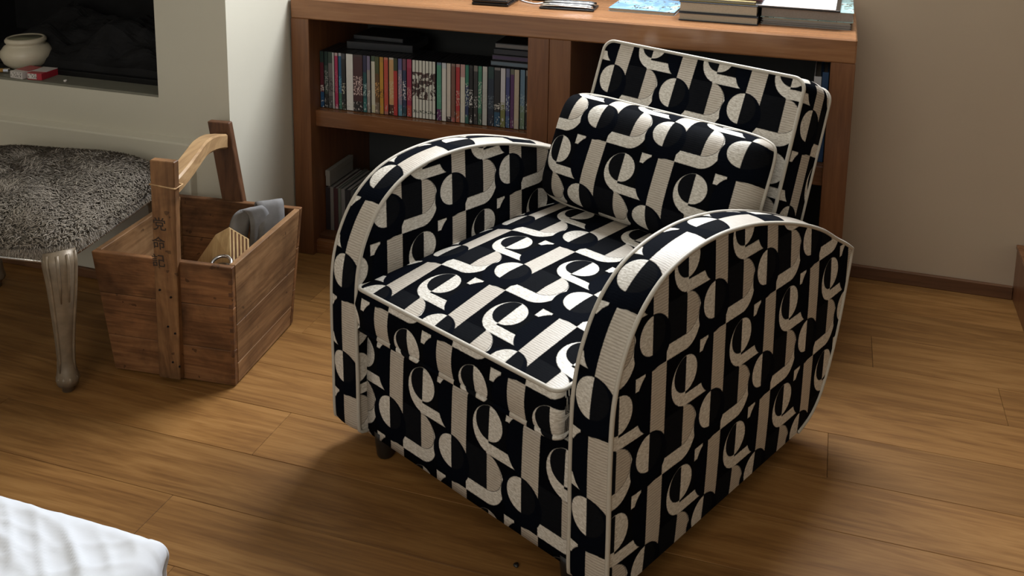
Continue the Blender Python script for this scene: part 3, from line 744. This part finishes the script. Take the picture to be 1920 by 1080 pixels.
# seat cushion
def seat():
    bm = bmesh.new(); uvl = bm.loops.layers.uv.new('UVMap')
    X, XC, Y0, Y1, zb, zt = .2925, -.0185, -.004, .66, .322, .415
    def outline(ins):
        r = .020; P = []
        x, y0, y1 = X-ins, Y0+ins, Y1-ins
        for k in range(41): P.append((-x+r + (2*x-2*r)*k/40, y0))
        for k in range(1, 7): a = -math.pi/2+math.pi/2*k/7; P.append((x-r+r*math.cos(a), y0+r+r*math.sin(a)))
        for k in range(31): P.append((x, y0+r+(y1-y0-r)*k/30))
        for k in range(1, 40): P.append((x-2*x*k/40, y1))
        for k in range(31): P.append((-x, y1-(y1-y0-r)*k/30))
        for k in range(1, 7): a = math.pi+math.pi/2*k/7; P.append((-x+r+r*math.cos(a), y0+r+r*math.sin(a)))
        return [(a+XC, b) for a, b in P]
    def crown(x, y):
        x = x-XC
        e = max(0, 1-(abs(x)/X)**3.5)
        return .014*min(1, max(0, y)/.5) + .040*e**.8*min(1, max(0, (y-Y0))/.22)**.8 + .002*noise.noise(Vector((x*9, y*9, 0)))
    o = outline(0); n = len(o)
    rows = []
    for k in range(9):           # boxing, slightly bulged
        f = k/8; b = .008*math.sin(math.pi*f)
        P = outline(-b)
        rows.append([bm.verts.new((p[0], p[1], zb + (zt-zb)*f + (crown(*p)*.6 if p[1] > .1 else 0)*f)) for p in P])
    for A, B in zip(rows, rows[1:]):
        for i in range(n):
            f = bm.faces.new((A[i], A[(i+1) % n], B[(i+1) % n], B[i])); f.smooth = True
            for lp in f.loops:
                co = lp.vert.co
                front = co.y < .03
                lp[uvl].uv = (co.x+.238, co.z-.466) if front else (co.y+co.x*.0, co.z-.466)
    # top as shrinking loops
    tops = []
    for fr in (1, .985, .95, .9, .82, .72, .6, .47, .33, .18):
        ring = []
        for p in o:
            x, y = XC+(p[0]-XC)*fr, .33+(p[1]-.33)*fr
            ring.append(bm.verts.new((x, y, zt + crown(x, y) if fr < 1 else zt + (crown(x, y)*.6 if y > .1 else 0))))
        tops.append(ring)
    cen = bm.verts.new((XC, .33, zt+crown(XC, .33)))
    fs = []
    for A, B in zip(tops, tops[1:]):
        for i in range(n): fs.append(bm.faces.new((A[i], A[(i+1) % n], B[(i+1) % n], B[i])))
    for i in range(n): fs.append(bm.faces.new((tops[-1][i], tops[-1][(i+1) % n], cen)))
    for f in fs:
        f.smooth = True
        for lp in f.loops: lp[uvl].uv = (lp.vert.co.x+.060, lp.vert.co.y-.228)
    bm.faces.new(rows[0][::-1])
    # piping lines
    lt = [v.co.copy() for v in rows[-1]]; lb = [v.co.copy() for v in rows[0]]
    s = obj('seat_cushion', bm, M['fabric'], chair)
    b2 = bmesh.new(); tube(b2, lt,   .0045, 8, True); obj('piping', b2, M['piping'], s, True)
    b2 = bmesh.new(); u2 = b2.loops.layers.uv.new('UVMap'); tube(b2, lb, .0058, 8, True)
    for f in b2.faces:
        for lp in f.loops: lp[u2].uv = (lp.vert.co.x+.238+lp.vert.co.y*.5, lp.vert.co.z-.466)
    o = obj('piping', b2, M['fabric'], s, True); o['label'] = 'lower piping in the same jacquard'
seat()
# reclined back, a rounded slab
SL = Vector((0, .36464, .93115)); NB_ = Vector((0, -.93115, .36464))   # up the face, out of the face
A0 = Vector((0, .722, .559))
BKW = .292
def backrest():
    bm = bmesh.new(); uvl = bm.loops.layers.uv.new('UVMap')
    s0, s1, th, r = -.26, .308, .146, .030
    def P(u, s_, d): return Vector((u, 0, 0)) + A0 + SL*s_ + NB_*d
    def outline(ins=0):
        Q = []; u1, sb, st = BKW-ins, s0+ins, s1-ins
        for k in range(20): Q.append((-u1+2*u1*k/20, sb))
        for k in range(20): Q.append((u1, sb+(st-r-sb)*k/20))
        for k in range(8): a = math.pi/2*k/8; Q.append((u1-r+r*math.cos(a), st-r+r*math.sin(a)))
        for k in range(20): Q.append((u1-r-2*(u1-r)*k/20, st))
        for k in range(8): a = math.pi/2+math.pi/2*k/8; Q.append((-u1+r+r*math.cos(a), st-r+r*math.sin(a)))
        for k in range(20): Q.append((-u1, st-r-(st-r-sb)*k/20))
        return Q
    o = outline(); n = len(o)
    rows = []
    for k in range(7):
        f = k/6; b = .006*math.sin(math.pi*f)
        rows.append([bm.verts.new(P(u, s_, -th*f)) for u, s_ in outline(-b)])
    for A, B in zip(rows, rows[1:]):
        for i in range(n):
            f = bm.faces.new((A[i], A[(i+1) % n], B[(i+1) % n], B[i])); f.smooth = True
            top = all(abs(o[j % n][1]-s1) < .012 for j in (i, i+1))
            for lp in f.loops:
                d = (lp.vert.co-A0).dot(NB_); s_ = (lp.vert.co-A0).dot(SL)
                lp[uvl].uv = (lp.vert.co.x+.044, s1-d-.209) if top else ((-d+.292+.044) if lp.vert.co.x > 0 else d, s_-.209)
    for d0, sg in ((0, 1), (-th, -1)):
        tops = []
        for fr in (1, .97, .9, .78, .6, .4, .2):
            tops.append([bm.verts.new(P(u*fr, .03+(s_-.03)*fr, d0+sg*.014*(1-fr**2))) for u, s_ in o])
        cen = bm.verts.new(P(0, .03, d0+sg*.014)); fs = []
        for A, B in zip(tops, tops[1:]):
            for i in range(n): fs.append(bm.faces.new((A[i], A[(i+1) % n], B[(i+1) % n], B[i])))
        for i in range(n): fs.append(bm.faces.new((tops[-1][i], tops[-1][(i+1) % n], cen)))
        for f in fs:
            f.smooth = True
            for lp in f.loops: lp[uvl].uv = (sg*lp.vert.co.x+.044, (lp.vert.co-A0).dot(SL)-.209)
    s = obj('backrest', bm, M['fabric'], chair)
    for d in (0, -th):
        b2 = bmesh.new(); tube(b2, [P(u, s_, d) for u, s_ in o],   .0045, 8, True); obj('piping', b2, M['piping'], s, True)
backrest()
# lumbar cushion : a thing of its own leaning on the back
def lumbar():
    r = empty('lumbar_cushion', (CH[0], CH[1], 0), CTH)
    tag(r, 'small rectangular cushion in the same jacquard leaning on the armchair back', 'cushion')
    bm = bmesh.new(); uvl = bm.loops.layers.uv.new('UVMap')
    hw, hh, tf, tb = .300, .146, .088, .046
    tilt = .06
    S2 = (SL*math.cos(tilt) - NB_*math.sin(tilt)*-1*0).normalized(); S2 = (SL*math.cos(tilt)-NB_*math.sin(tilt)).normalized(); N2 = Vector((1, 0, 0)).cross(S2).normalized()
    if N2.dot(NB_) < 0: N2 = -N2
    C0 = A0 + SL*.010 + NB_*.076
    nx, nz = 56, 30
    def sgnpow(t, p): return math.copysign(abs(t)**p, t)
    grids = {}
    seam = []
    for sg, th in ((1, tf), (-1, tb)):
        g = []
        for i in range(nx+1):
            row = []
            for j in range(nz+1):
                a = math.sin(math.pi/2*(2*i/nx-1)); b = math.sin(math.pi/2*(2*j/nz-1))
                # square grid mapped to a rounded rectangle, slightly pinched sides
                rc = 1-.060*(a*a*b*b)**3
                u = hw*a*rc*(1-.014*(1-b*b)); s_ = hh*b*(1-.10*(a*a*b*b)**3)*(1-.020*(1-a*a))
                e = (max(0, 1-abs(a)**7)**.45)*(max(0, 1-abs(b)**4.2)**.50)
                d = sg*th*e*(1+.03*noise.noise(Vector((u*8, s_*8, sg))))
                row.append(bm.verts.new(C0 + Vector((u, 0, 0)) + S2*s_ + N2*d))
            g.append(row)
        grids[sg] = g
        arc = {}
        for i in range(nx+1):
            m_ = nz//2; acc = 0; arc[g[i][m_]] = 0
            for j in range(m_, nz): acc += (g[i][j+1].co-g[i][j].co).length; arc[g[i][j+1]] = acc
            acc = 0
            for j in range(m_, 0, -1): acc -= (g[i][j-1].co-g[i][j].co).length; arc[g[i][j-1]] = acc
        for i in range(nx):
            for j in range(nz):
                f = bm.faces.new((g[i][j], g[i+1][j], g[i+1][j+1], g[i][j+1])); f.smooth = True
                for lp in f.loops:
                    co = lp.vert.co - C0
                    lp[uvl].uv = (co.x*sg-.062, (arc[lp.vert]+.118)*1.08-.228)
    g = grids[1]
    seam = [g[i][0].co.copy() for i in range(nx)]+[g[nx][j].co.copy() for j in range(nz)]+[g[nx-i][nz].co.copy() for i in range(nx)]+[g[0][nz-j].co.copy() for j in range(nz)]
    bmesh.ops.remove_doubles(bm, verts=bm.verts, dist=.0004)
    obj('cover', bm, M['fabric'], r)
    b2 = bmesh.new(); tube(b2, seam, .0048, 8, True); obj('piping', b2, M['piping'], r, True)
lumbar()

# ------------------------------------------------------------------ wooden crate with a bar handle
def crate():
    cx, cy = -1.555, 2.146; rz = math.radians(5.2)
    r = empty('wooden_crate', (cx, cy, 0), rz)
    tag(r, 'old wooden carrying crate with a bar handle and brush-written uprights', 'crate')
    H = .338; bw, bd, tw, td = .171, .168, .1935, .204; t = .017
    def lerp(a, b, f): return a+(b-a)*f
    def ring(f): return lerp(bw, tw, f), lerp(bd, td, f)
    def wallx(name, sgn, f0, f1, mat):   # front (-1) / back (+1)
        bm = bmesh.new(); pts = []
        for f in (f0, f1):
            w_, d_ = ring(f); z = .004+H*f
            for a, b in ((-w_, sgn*d_), (w_, sgn*d_), (w_, sgn*(d_-t)), (-w_, sgn*(d_-t))): pts.append((a, b, z))
        hexp(bm, pts, .0018, 0, 1); return obj(name, bm, mat, r)
    def wally(name, sgn, f0, f1, mat):
        bm = bmesh.new(); pts = []
        for f in (f0, f1):
            w_, d_ = ring(f); z = .004+H*f; d2 = d_-t-.0005
            for a, b in ((sgn*(w_-t), -d2), (sgn*(w_+.000), -d2), (sgn*(w_+.000), d2), (sgn*(w_-t), d2)): pts.append((a, b, z))
        hexp(bm, pts, .0018, 0, 1); return obj(name, bm, mat, r)
    for sgn in (-1, 1):
        for a, b in ((0, .30), (.303, .66), (.663, 1.0)): wallx('side_board', sgn, a, b, M['crate'])
        for a, b in ((0, .17), (.173, .50), (.503, 1.0)): wally('end_board', sgn, a, b, M['crate_y'])
    boxo('bottom_board', -bw+t, bw-t, -bd+t, bd-t, .003, .018, M['crate'], r)
    # toothed finger joint strip on the near corner
    for k in range(9):
        f = .06+.1*k; w_, d_ = ring(f)
        boxo('finger_joint', w_-.010, w_+.0012, -d_-.0012, -d_+.004, .004+H*f, .004+H*f+.016, M['crate_zd'], r, .0008, 1)
    def upright(sgn, mat, xt, xb, ztop, wtop, wbot):
        bm = bmesh.new(); th = .022
        def pts(f, w_, x, z, off):
            d_ = lerp(bd, td, f)*sgn; a = d_; b = d_+sgn*th
            return [(x-w_, min(a, b), z), (x+w_, min(a, b), z), (x+w_, max(a, b), z), (x-w_, max(a, b), z)]
        hexp(bm, pts(0, wbot, xb, .012, 0)+pts(ztop/H*.62+.2, wtop, xt, ztop, 0), .002, 0, 1)
        return obj('upright', bm, mat, r)
    u1 = upright(-1, M['crate_z'], .040, .000, .612, .0325, .0300)
    u2 = upright(1, M['crate_zd'], -.064, .050, .566, .0335, .0320)
    u2['label'] = 'darker rear upright'
    # curved bar between the uprights, arched and worn
    pts = catmull([(.040, -.215, .535), (.034, -.15, .547), (.014, -.06, .556), (-.014, .03, .553), (-.036, .12, .538), (-.056, .225, .507)], 8)
    bm = bmesh.new(); rr = []
    sec = [(-.016, -.021), (.016, -.021), (.0205, -.016), (.0205, .016), (.016, .021), (-.016, .021), (-.0205, .016), (-.0205, -.016)]
    for i, p in enumerate(pts):
        a = pts[max(0, i-1)]; b = pts[min(len(pts)-1, i+1)]; d = (b-a).normalized(); sd = d.cross(Vector((0, 0, 1))).normalized(); up_ = sd.cross(d)
        wv = 1+.05*noise.noise(p*25)
        rr.append([bm.verts.new(p+sd*u_*wv+up_*v_*wv) for u_, v_ in sec])
    for A, B in zip(rr, rr[1:]):
        for k in range(8): bm.faces.new((A[k], A[(k+1) % 8], B[(k+1) % 8], B[k]))
    bm.faces.new(rr[0][::-1]); bm.faces.new(rr[-1])
    obj('handle_bar', bm, M['bare'], r)
    # pale cord tied round the front upright
    yv = -.236; z = .545
    bm = bmesh.new(); tube(bm, [(.0015, yv+.004, z+.004), (.071, yv+.004, z-.002), (.072, yv+.033, z), (.001, yv+.033, z+.004)], .0022, 6, True); obj('cord', bm, M['bare'], r, True)
    # brush characters on the front upright
    ink = plain('faded_ink', (.03, .018, .012), .8)
    for ch, z, x in (('党', .432, .017), ('命', .380, .010), ('記', .332, .004)):
        cu = bpy.data.curves.new('brush_character', 'FONT'); cu.body = ch; cu.size = .037; cu.extrude = .0002; cu.align_x = 'CENTER'; cu.offset = .0002
        tmp = bpy.data.objects.new('brush_character', cu); COL.objects.link(tmp)
        bpy.context.view_layer.update()
        me = bpy.data.meshes.new_from_object(tmp.evaluated_get(bpy.context.evaluated_depsgraph_get()))
        bpy.data.objects.remove(tmp)
        o = link('brush_character', me, None, u1); me.materials.clear(); me.materials.append(ink)
        f0 = 0.0; f1 = .612/H*.62+.2
        q = (z-.012)/(.612-.012); d_ = lerp(bd, td, f1*q)+.022
        tiltx = math.atan2((td-bd)*f1, .60)
        o.rotation_euler = (math.pi/2+tiltx, 0, 0)
        o.location = (x, -d_-.0006, z)
    # iron nails
    for x, f in ((-.02, .75), (.028, .70), (.0, .45), (.03, .40), (.005, .15), (.035, .12)):
        q = f*.338/.6; d_ = lerp(bd, td, f*.9*.9)+.0225
        bm = bmesh.new(); bmesh.ops.create_icosphere(bm, subdivisions=1, radius=.0032); bmesh.ops.translate(bm, verts=bm.verts, vec=(x*.6+.012, -d_, .012+f*.338)); obj('nail', bm, M['iron'], u1)
    return r
crate()
# what the crate holds
r = empty('kindling_block', (-1.475, 2.045, .16)); tag(r, 'tan split wood block with a grooved end inside the crate', 'wood')
M['tan'] = wood('fresh_split_wood', (.32, .20, .09), (.48, .32, .15), (.60, .43, .22), 'z', .6, 1.2, .3, .15, 4.0)
def kindling():
    O_ = Vector((-1.475, 2.045, .16))
    F = [Vector(p)-O_ for p in ((-1.543, 2.092, .268), (-1.485, 2.100, .352), (-1.441, 2.100, .380), (-1.424, 2.072, .300), (-1.432, 2.060, .12), (-1.520, 2.075, .12))]
    ex = Vector((.026, .050, -.050))
    bm = bmesh.new(); A = [bm.verts.new(p) for p in F]; B = [bm.verts.new(p+ex) for p in F]; n = len(F)
    bm.faces.new(A); bm.faces.new(B[::-1])
    for i in range(n): bm.faces.new((A[i], B[i], B[(i+1) % n], A[(i+1) % n]))
    bmesh.ops.bevel(bm, geom=list(bm.edges), offset=.0018, segments=1, affect='EDGES')
    obj('block', bm, M['tan'], r)
    nn = (F[3]-F[2]).cross(ex).normalized()
    if nn.x < 0: nn = -nn
    for k in range(5):
        f = .12+.18*k; a, b = F[2]+ex*f, F[3]+ex*f; w_ = ex*.035
        bm = bmesh.new(); hexp(bm, [a-w_+(b-a)*.05-nn*.002, a+w_+(b-a)*.05-nn*.002, b+w_-nn*.002, b-w_-nn*.002, a-w_+(b-a)*.05+nn*.0009, a+w_+(b-a)*.05+nn*.0009, b+w_+nn*.0009, b-w_+nn*.0009])
        obj('groove', bm, M['crate_zd'], r)
kindling()
r = empty('work_glove', (-1.462, 2.275, .215), .2); tag(r, 'folded grey cloth glove stuffed in the back corner of the crate', 'glove')
M['cloth'] = plain('grey_cloth', (.19, .185, .185), .9, 0, .25, 50, .2, .3); M['cloth_blue'] = plain('dark_blue_lining', (.018, .028, .06), .8)
def sheet_strip(pts, w, th, dirv):
    bm = bmesh.new(); P = catmull(pts, 8); d = Vector(dirv)
    rows = []
    for i, p in enumerate(P):
        a = P[max(0, i-1)]; b = P[min(len(P)-1, i+1)]; t_ = (b-a).normalized(); nn = t_.cross(d).normalized()
        rows.append([bm.verts.new(p+d*(w*(s))+nn*(o_*th + .002*noise.noise((p+d*s)*40))) for s, o_ in ((-1, -1), (-.5, -1), (0, -1), (.5, -1), (1, -1), (1, 1), (.5, 1), (0, 1), (-.5, 1), (-1, 1))])
    for A, B in zip(rows, rows[1:]):
        for k in range(10): bm.faces.new((A[k], A[(k+1) % 10], B[(k+1) % 10], B[k]))
    bm.faces.new(rows[0][::-1]); bm.faces.new(rows[-1]); return bm
obj('cuff', sheet_strip([(-.055, -.055, -.08), (-.05, -.05, .05), (-.035, -.035, .135), (-.005, -.02, .150), (.006, -.012, .10), (-.005, -.02, -.02)], .028, .0045, (.75, .66, 0)), M['cloth'], r, True)
obj('back_fold', sheet_strip([(.0, .045, -.08), (.006, .04, .06), (.012, .03, .145), (.028, .012, .150), (.034, .0, .06), (.034, 0, -.05)], .036, .0045, (.85, .5, 0)), M['cloth'], r, True)
obj('lining', sheet_strip([(-.012, .015, -.06), (-.004, .012, .03), (.004, .005, .108)], .030, .004, (.8, .6, 0)), M['cloth_blue'], r, True)
r = empty('metal_ring', (-1.402, 2.003, .316)); tag(r, 'shiny chrome ring resting by the near corner of the crate', 'ring')
bm = bmesh.new(); tube(bm, [(.026*math.cos(a*math.pi/12), .020*math.sin(a*math.pi/12), .010+.012*math.sin(a*math.pi/12)) for a in range(24)], .0042, 8, True); obj('band', bm, M['chrome'], r, True)
bm = bmesh.new(); lathe(bm, [(.015, -.015), (.021, -.012), (.021, .004), (.015, .006)], 20); obj('stem', bm, M['black_gloss'], r, True)

# ------------------------------------------------------------------ stool with a sheepskin cover
def stool():
    cx, cy = -2.063, 2.040; rz = math.radians(9)
    r = empty('stool', (cx, cy, 0), rz); tag(r, 'carved silvered stool with a shaggy grey-brown sheepskin seat', 'stool')
    hx, hy = .312, .278
    def superell(a, b, p=4.4, n=96):
        out = []
        for k in range(n):
            t = 2*math.pi*k/n; c, s = math.cos(t), math.sin(t)
            out.append((math.copysign(abs(c)**(2/p), c)*a, math.copysign(abs(s)**(2/p), s)*b))
        return out
    # rail with scalloped underside
    bm = bmesh.new(); P = superell(hx-.014, hy-.014, 4.5); n = len(P)
    rows = []
    def scal(x, y):
        fx, fy = abs(x)/hx, abs(y)/hy
        f = fx if fy > .85 else fy
        return .330 - .055*max(0, (f-.35)/.65)**2 if True else 0
    def low(x, y):
        fx, fy = min(1, abs(x)/hx), min(1, abs(y)/hy)
        m_ = min(fx, fy); return .372 - .05*m_**4 - .006
    for zf, ins in ((0, 0), (0, .004), (1, .004), (1, 0)):
        pass
    R0 = [bm.verts.new((x, y, low(x, y))) for x, y in P]; R1 = [bm.verts.new((x, y, .398)) for x, y in P]
    R2 = [bm.verts.new((x*.93, y*.92, .398)) for x, y in P]; R3 = [bm.verts.new((x*.93, y*.92, low(x, y))) for x, y in P]
    for A, B in ((R0, R1), (R1, R2), (R2, R3), (R3, R0)):
        for i in range(n): bm.faces.new((A[i], A[(i+1) % n], B[(i+1) % n], B[i]))
    obj('seat_rail', bm, M['silver'], r, True)
    bm = bmesh.new(); tube(bm, [(x*1.062, y*1.066, low(x, y)+.001) for x, y in P], .0052, 6, True); obj('rail_bead', bm, M['silver_hi'], r, True)
    # cabriole legs
    for sx in (-1, 1):
        for sy in (-1, 1):
            bx, by = sx*(hx-.040), sy*(hy-.040)
            dx, dy = sx*.7071, sy*.7071
            path = [(0.000, .375, .040), (.006, .345, .041), (.010, .30, .036), (.008, .25, .0315), (.002, .19, .0265), (-.004, .13, .0225), (-.006, .085, .0205), (-.004, .055, .0235), (.002, .034, .0285), (.002, .022, .0260), (.0, .020, .0155), (0, .0, .0145)]
            b2 = bmesh.new(); tube(b2, [(bx+dx*o_, by+dy*o_, z) for o_, z, _ in path], [q[2] for q in path], 14)
            lg = obj('leg', b2, M['silver'], r, True)
            # carved ridges on the knee, running down
            for q in (-.9, -.3, .3, .9):
                px, py = -dy, dx
                b3 = bmesh.new(); L_ = []
                for o_, z, rad in path[:4] if abs(q) < .5 else path[:8]:
                    an = q; ox_ = math.cos(an)*rad; tx = math.sin(an)*rad
                    L_.append((bx+dx*(o_+ox_)+px*tx, by+dy*(o_+ox_)+py*tx, z))
                tube(b3, L_, [.0045]+[.0042]*(len(L_)-2)+[.0015], 6); obj('carved_ridge', b3, M['silver'], lg, True)
            b4 = bmesh.new()
            for q in range(9):
                an = 2*math.pi*q/9
                bmesh.ops.create_icosphere(b4, subdivisions=1, radius=.0085, matrix=Matrix.Translation((bx+dx*.002+.021*math.cos(an), by+dy*.002+.021*math.sin(an), .034)) @ Matrix.Diagonal((1, 1, 1.7, 1)))
            obj('scroll_foot', b4, M['silver'], lg, True)
    # padded seat under the fleece
    def top(x, y, a=hx+.010, b=hy+.010):
        q = ((abs(x)/a)**4.4+(abs(y)/b)**4.4)**(1/4.4)
        q = min(1, q)
        lump = .010*noise.noise(Vector((x*9+3, y*9, .4)))
        h = .392 + .088*(1-q**3.4)**.62 + lump*(1-q)
        d = math.hypot(x-.075, y-.06)           # button dimple
        return h - .016*math.exp(-(d/.022)**2)
    bm = bmesh.new(); rows = []
    for fr in (1.0, .99, .96, .92, .86, .78, .68, .56, .42, .28, .14):
        rows.append([bm.verts.new((x*fr, y*fr, top(x*fr, y*fr))) for x, y in superell(hx+.010, hy+.010)])
    lowr = [bm.verts.new((x*1.0, y*1.0, low(x/1.03, y/1.03)+.018)) for x, y in superell(hx+.004, hy+.004)]
    n = len(lowr)
    for A, B in zip([lowr]+rows, rows):
        for i in range(n): bm.faces.new((A[i], A[(i+1) % n], B[(i+1) % n], B[i]))
    c = bm.verts.new((0, 0, top(0, 0)))
    for i in range(n): bm.faces.new((rows[-1][i], rows[-1][(i+1) % n], c))
    cov = obj('seat_pad', bm, M['wool_base'], r, True)
    # fleece : many short curled locks, one mesh
    t = NT('fleece'); tc = t.n('ShaderNodeTexCoord').outputs['Object']
    big = t.noise(tc, 14, 3); uv = t.n('ShaderNodeUVMap'); uv.uv_map = 'UVMap'
    sp = t.n('ShaderNodeSeparateXYZ'); t.l(uv.outputs[0], sp.inputs[0])
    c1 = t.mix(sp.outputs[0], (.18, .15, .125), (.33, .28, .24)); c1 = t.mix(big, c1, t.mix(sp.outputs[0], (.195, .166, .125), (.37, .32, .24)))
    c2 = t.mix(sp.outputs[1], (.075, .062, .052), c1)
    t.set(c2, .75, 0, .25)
    verts, faces, uvs = [], [], []
    rnd = random.Random(3)
    def lock(p, nrm, L, wd, lean):
        ax = nrm.cross(lean)
        if ax.length < 1e-4: ax = Vector((1, 0, 0))
        ax.normalize(); a = rnd.random(); base = len(verts)
        c0 = p; c1_ = p + nrm*L*.62 + lean*L*.30; c2_ = p + nrm*L*.80 + lean*L*.85
        for cc, w_ in ((c0, wd), (c1_, wd*.8), (c2_, wd*.15)):
            verts.append(cc-ax*w_); verts.append(cc+ax*w_)
        faces.append((base, base+1, base+3, base+2)); faces.append((base+2, base+3, base+5, base+4))
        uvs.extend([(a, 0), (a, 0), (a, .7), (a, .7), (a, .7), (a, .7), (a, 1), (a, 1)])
    cnt = 0
    while cnt < 42000:
        x, y = rnd.uniform(-hx-.01, hx+.01), rnd.uniform(-hy-.01, hy+.01)
        q = (abs(x)/(hx+.01))**4.4+(abs(y)/(hy+.01))**4.4
        if q > .995: continue
        cnt += 1
        e = .004; z = top(x, y)
        nrm = Vector((-(top(x+e, y)-top(x-e, y))/(2*e), -(top(x, y+e)-top(x, y-e))/(2*e), 1)).normalized()
        an = 3.2*noise.noise(Vector((x*11, y*11, 3))) - .9 + rnd.gauss(0, .9)
        lean = Vector((math.cos(an), math.sin(an), 0)); lean = (lean - nrm*lean.dot(nrm)).normalized()
        lock(Vector((x, y, z-.003)), nrm, rnd.uniform(.010, .019), rnd.uniform(.0010, .0019), lean)
    P = superell(hx+.010, hy+.010)
    for k in range(12000):
        i = rnd.randrange(len(P)); x, y = P[i]; x2, y2 = P[(i+1) % len(P)]; f = rnd.random(); x += (x2-x)*f; y += (y2-y)*f
        zl = low(x/1.03, y/1.03)+.017; z = zl + (.392-zl)*rnd.random()
        nrm = Vector((math.copysign(abs(x/hx)**2.2, x), math.copysign(abs(y/hy)**2.2, y), .1)).normalized()
        lean = Vector((rnd.uniform(-.5, .5), rnd.uniform(-.5, .5), -1)).normalized()
        lock(Vector((x, y, z)), nrm, rnd.uniform(.006, .013), rnd.uniform(.0009, .0016), lean)
    me = bpy.data.meshes.new('fleece'); me.from_pydata([tuple(v) for v in verts], [], faces)
    ul = me.uv_layers.new(name='UVMap')
    flat = [c for q in uvs for c in q]; ul.data.foreach_set('uv', flat)
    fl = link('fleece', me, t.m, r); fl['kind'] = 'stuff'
stool()

# ------------------------------------------------------------------ bed corner with white sheet
def bed():
    r = empty('bed', (-1.55, .2, 0)); tag(r, 'bed under a crumpled white cotton sheet at the lower left', 'bed')
    X1, Y1, Z = -.835, 1.064, .415
    boxo('mattress', -1.5, X1+1.55-.02, -1.2, Y1-.2-.02, .12, Z-.02, M['white'], r, .05, 4)
    for sx in (-1.35, .60):
        for sy in (-1.1, .66):
            bm = bmesh.new(); lathe(bm, [(.02, 0), (.028, .12)], 16, (sx, sy, 0)); obj('leg', bm, M['black_wood'], r, True)
    bm = bmesh.new()
    # sheet : rounded-box skin sampled finely near the visible corner
    n, m = 240, 220; g = []
    rad = .035; hang = .20
    def fold(x, y):
        v = 0
        for k, (ang, fr, am) in enumerate(((.35, 62, .0040), (.70, 90, .0030), (.12, 120, .0022), (-.5, 80, .0024), (1.15, 100, .0018), (-1.0, 70, .0016))):
            s_ = x*math.sin(ang)+y*math.cos(ang) + .035*noise.noise(Vector((x*5, y*5, k)))
            w_ = max(0, noise.noise(Vector((x*6+k*7, y*6.5, k*3)))+.20)
            v += am*w_*(1-abs(math.sin(s_*fr)))**1.7*3.4
        return v + .006*noise.noise(Vector((x*3, y*3, 9)))
    def prof(s_):            # arc-length -> (inset, drop)
        if s_ < 0: return s_-rad, 0.0
        if s_ < rad*math.pi/2:
            a = s_/rad; return -rad+rad*math.sin(a), rad*(1-math.cos(a))
        return 0.0, rad + s_-rad*math.pi/2
    for i in range(n+1):
        row = []
        f = i/n; sx = hang - (1.15+hang)*(1-f)**1.7
        for j in range(m+1):
            sy = hang - (1.0+hang)*(1-j/m)**1.7
            ax, dx = prof(sx); ay, dy = prof(sy)
            x = X1+ax; y = Y1+ay; z = Z-max(dx, dy) if dx == 0 or dy == 0 else Z-math.hypot(dx, dy)*.85
            # soften the corner
            if sx > -.02 and sy > -.02:
                k = min(1, (sx+.02)/.1)*min(1, (sy+.02)/.1); x -= .022*k; y -= .022*k
            h = fold(x, y)*(.25+.75*min(1, max(0, -max(ax, ay)-.02)/.07)); top_ = 1-min(1, max(dx, dy)/.06)
            z += h*(.35+.65*top_) if top_ > 0 else 0
            if top_ < 1: x += (1-top_)*(.006*math.sin(y*40)) if dx > dy else 0; y += (1-top_)*(.005*math.sin(x*36)) if dy >= dx else 0
            row.append(bm.verts.new((x+1.55, y-.2, z)))
        g.append(row)
    for i in range(n):
        for j in range(m): bm.faces.new((g[i][j], g[i+1][j], g[i+1][j+1], g[i][j+1]))
    obj('sheet', bm, M['sheet'], r, True)
bed()
# a dark speck on the floor in front of the armchair
bm = bmesh.new(); bmesh.ops.create_icosphere(bm, subdivisions=2, radius=.006)
for v in bm.verts: v.co *= 1+.4*noise.noise(v.co*260); v.co.z *= .5
bmesh.ops.translate(bm, verts=bm.verts, vec=(0, 0, .0028))
o = obj('crumb', bm, M['black_wood'], None, True); o.location = (-.506, 1.638, 0); tag(o, 'tiny dark crumb on the floor before the armchair', 'crumb')
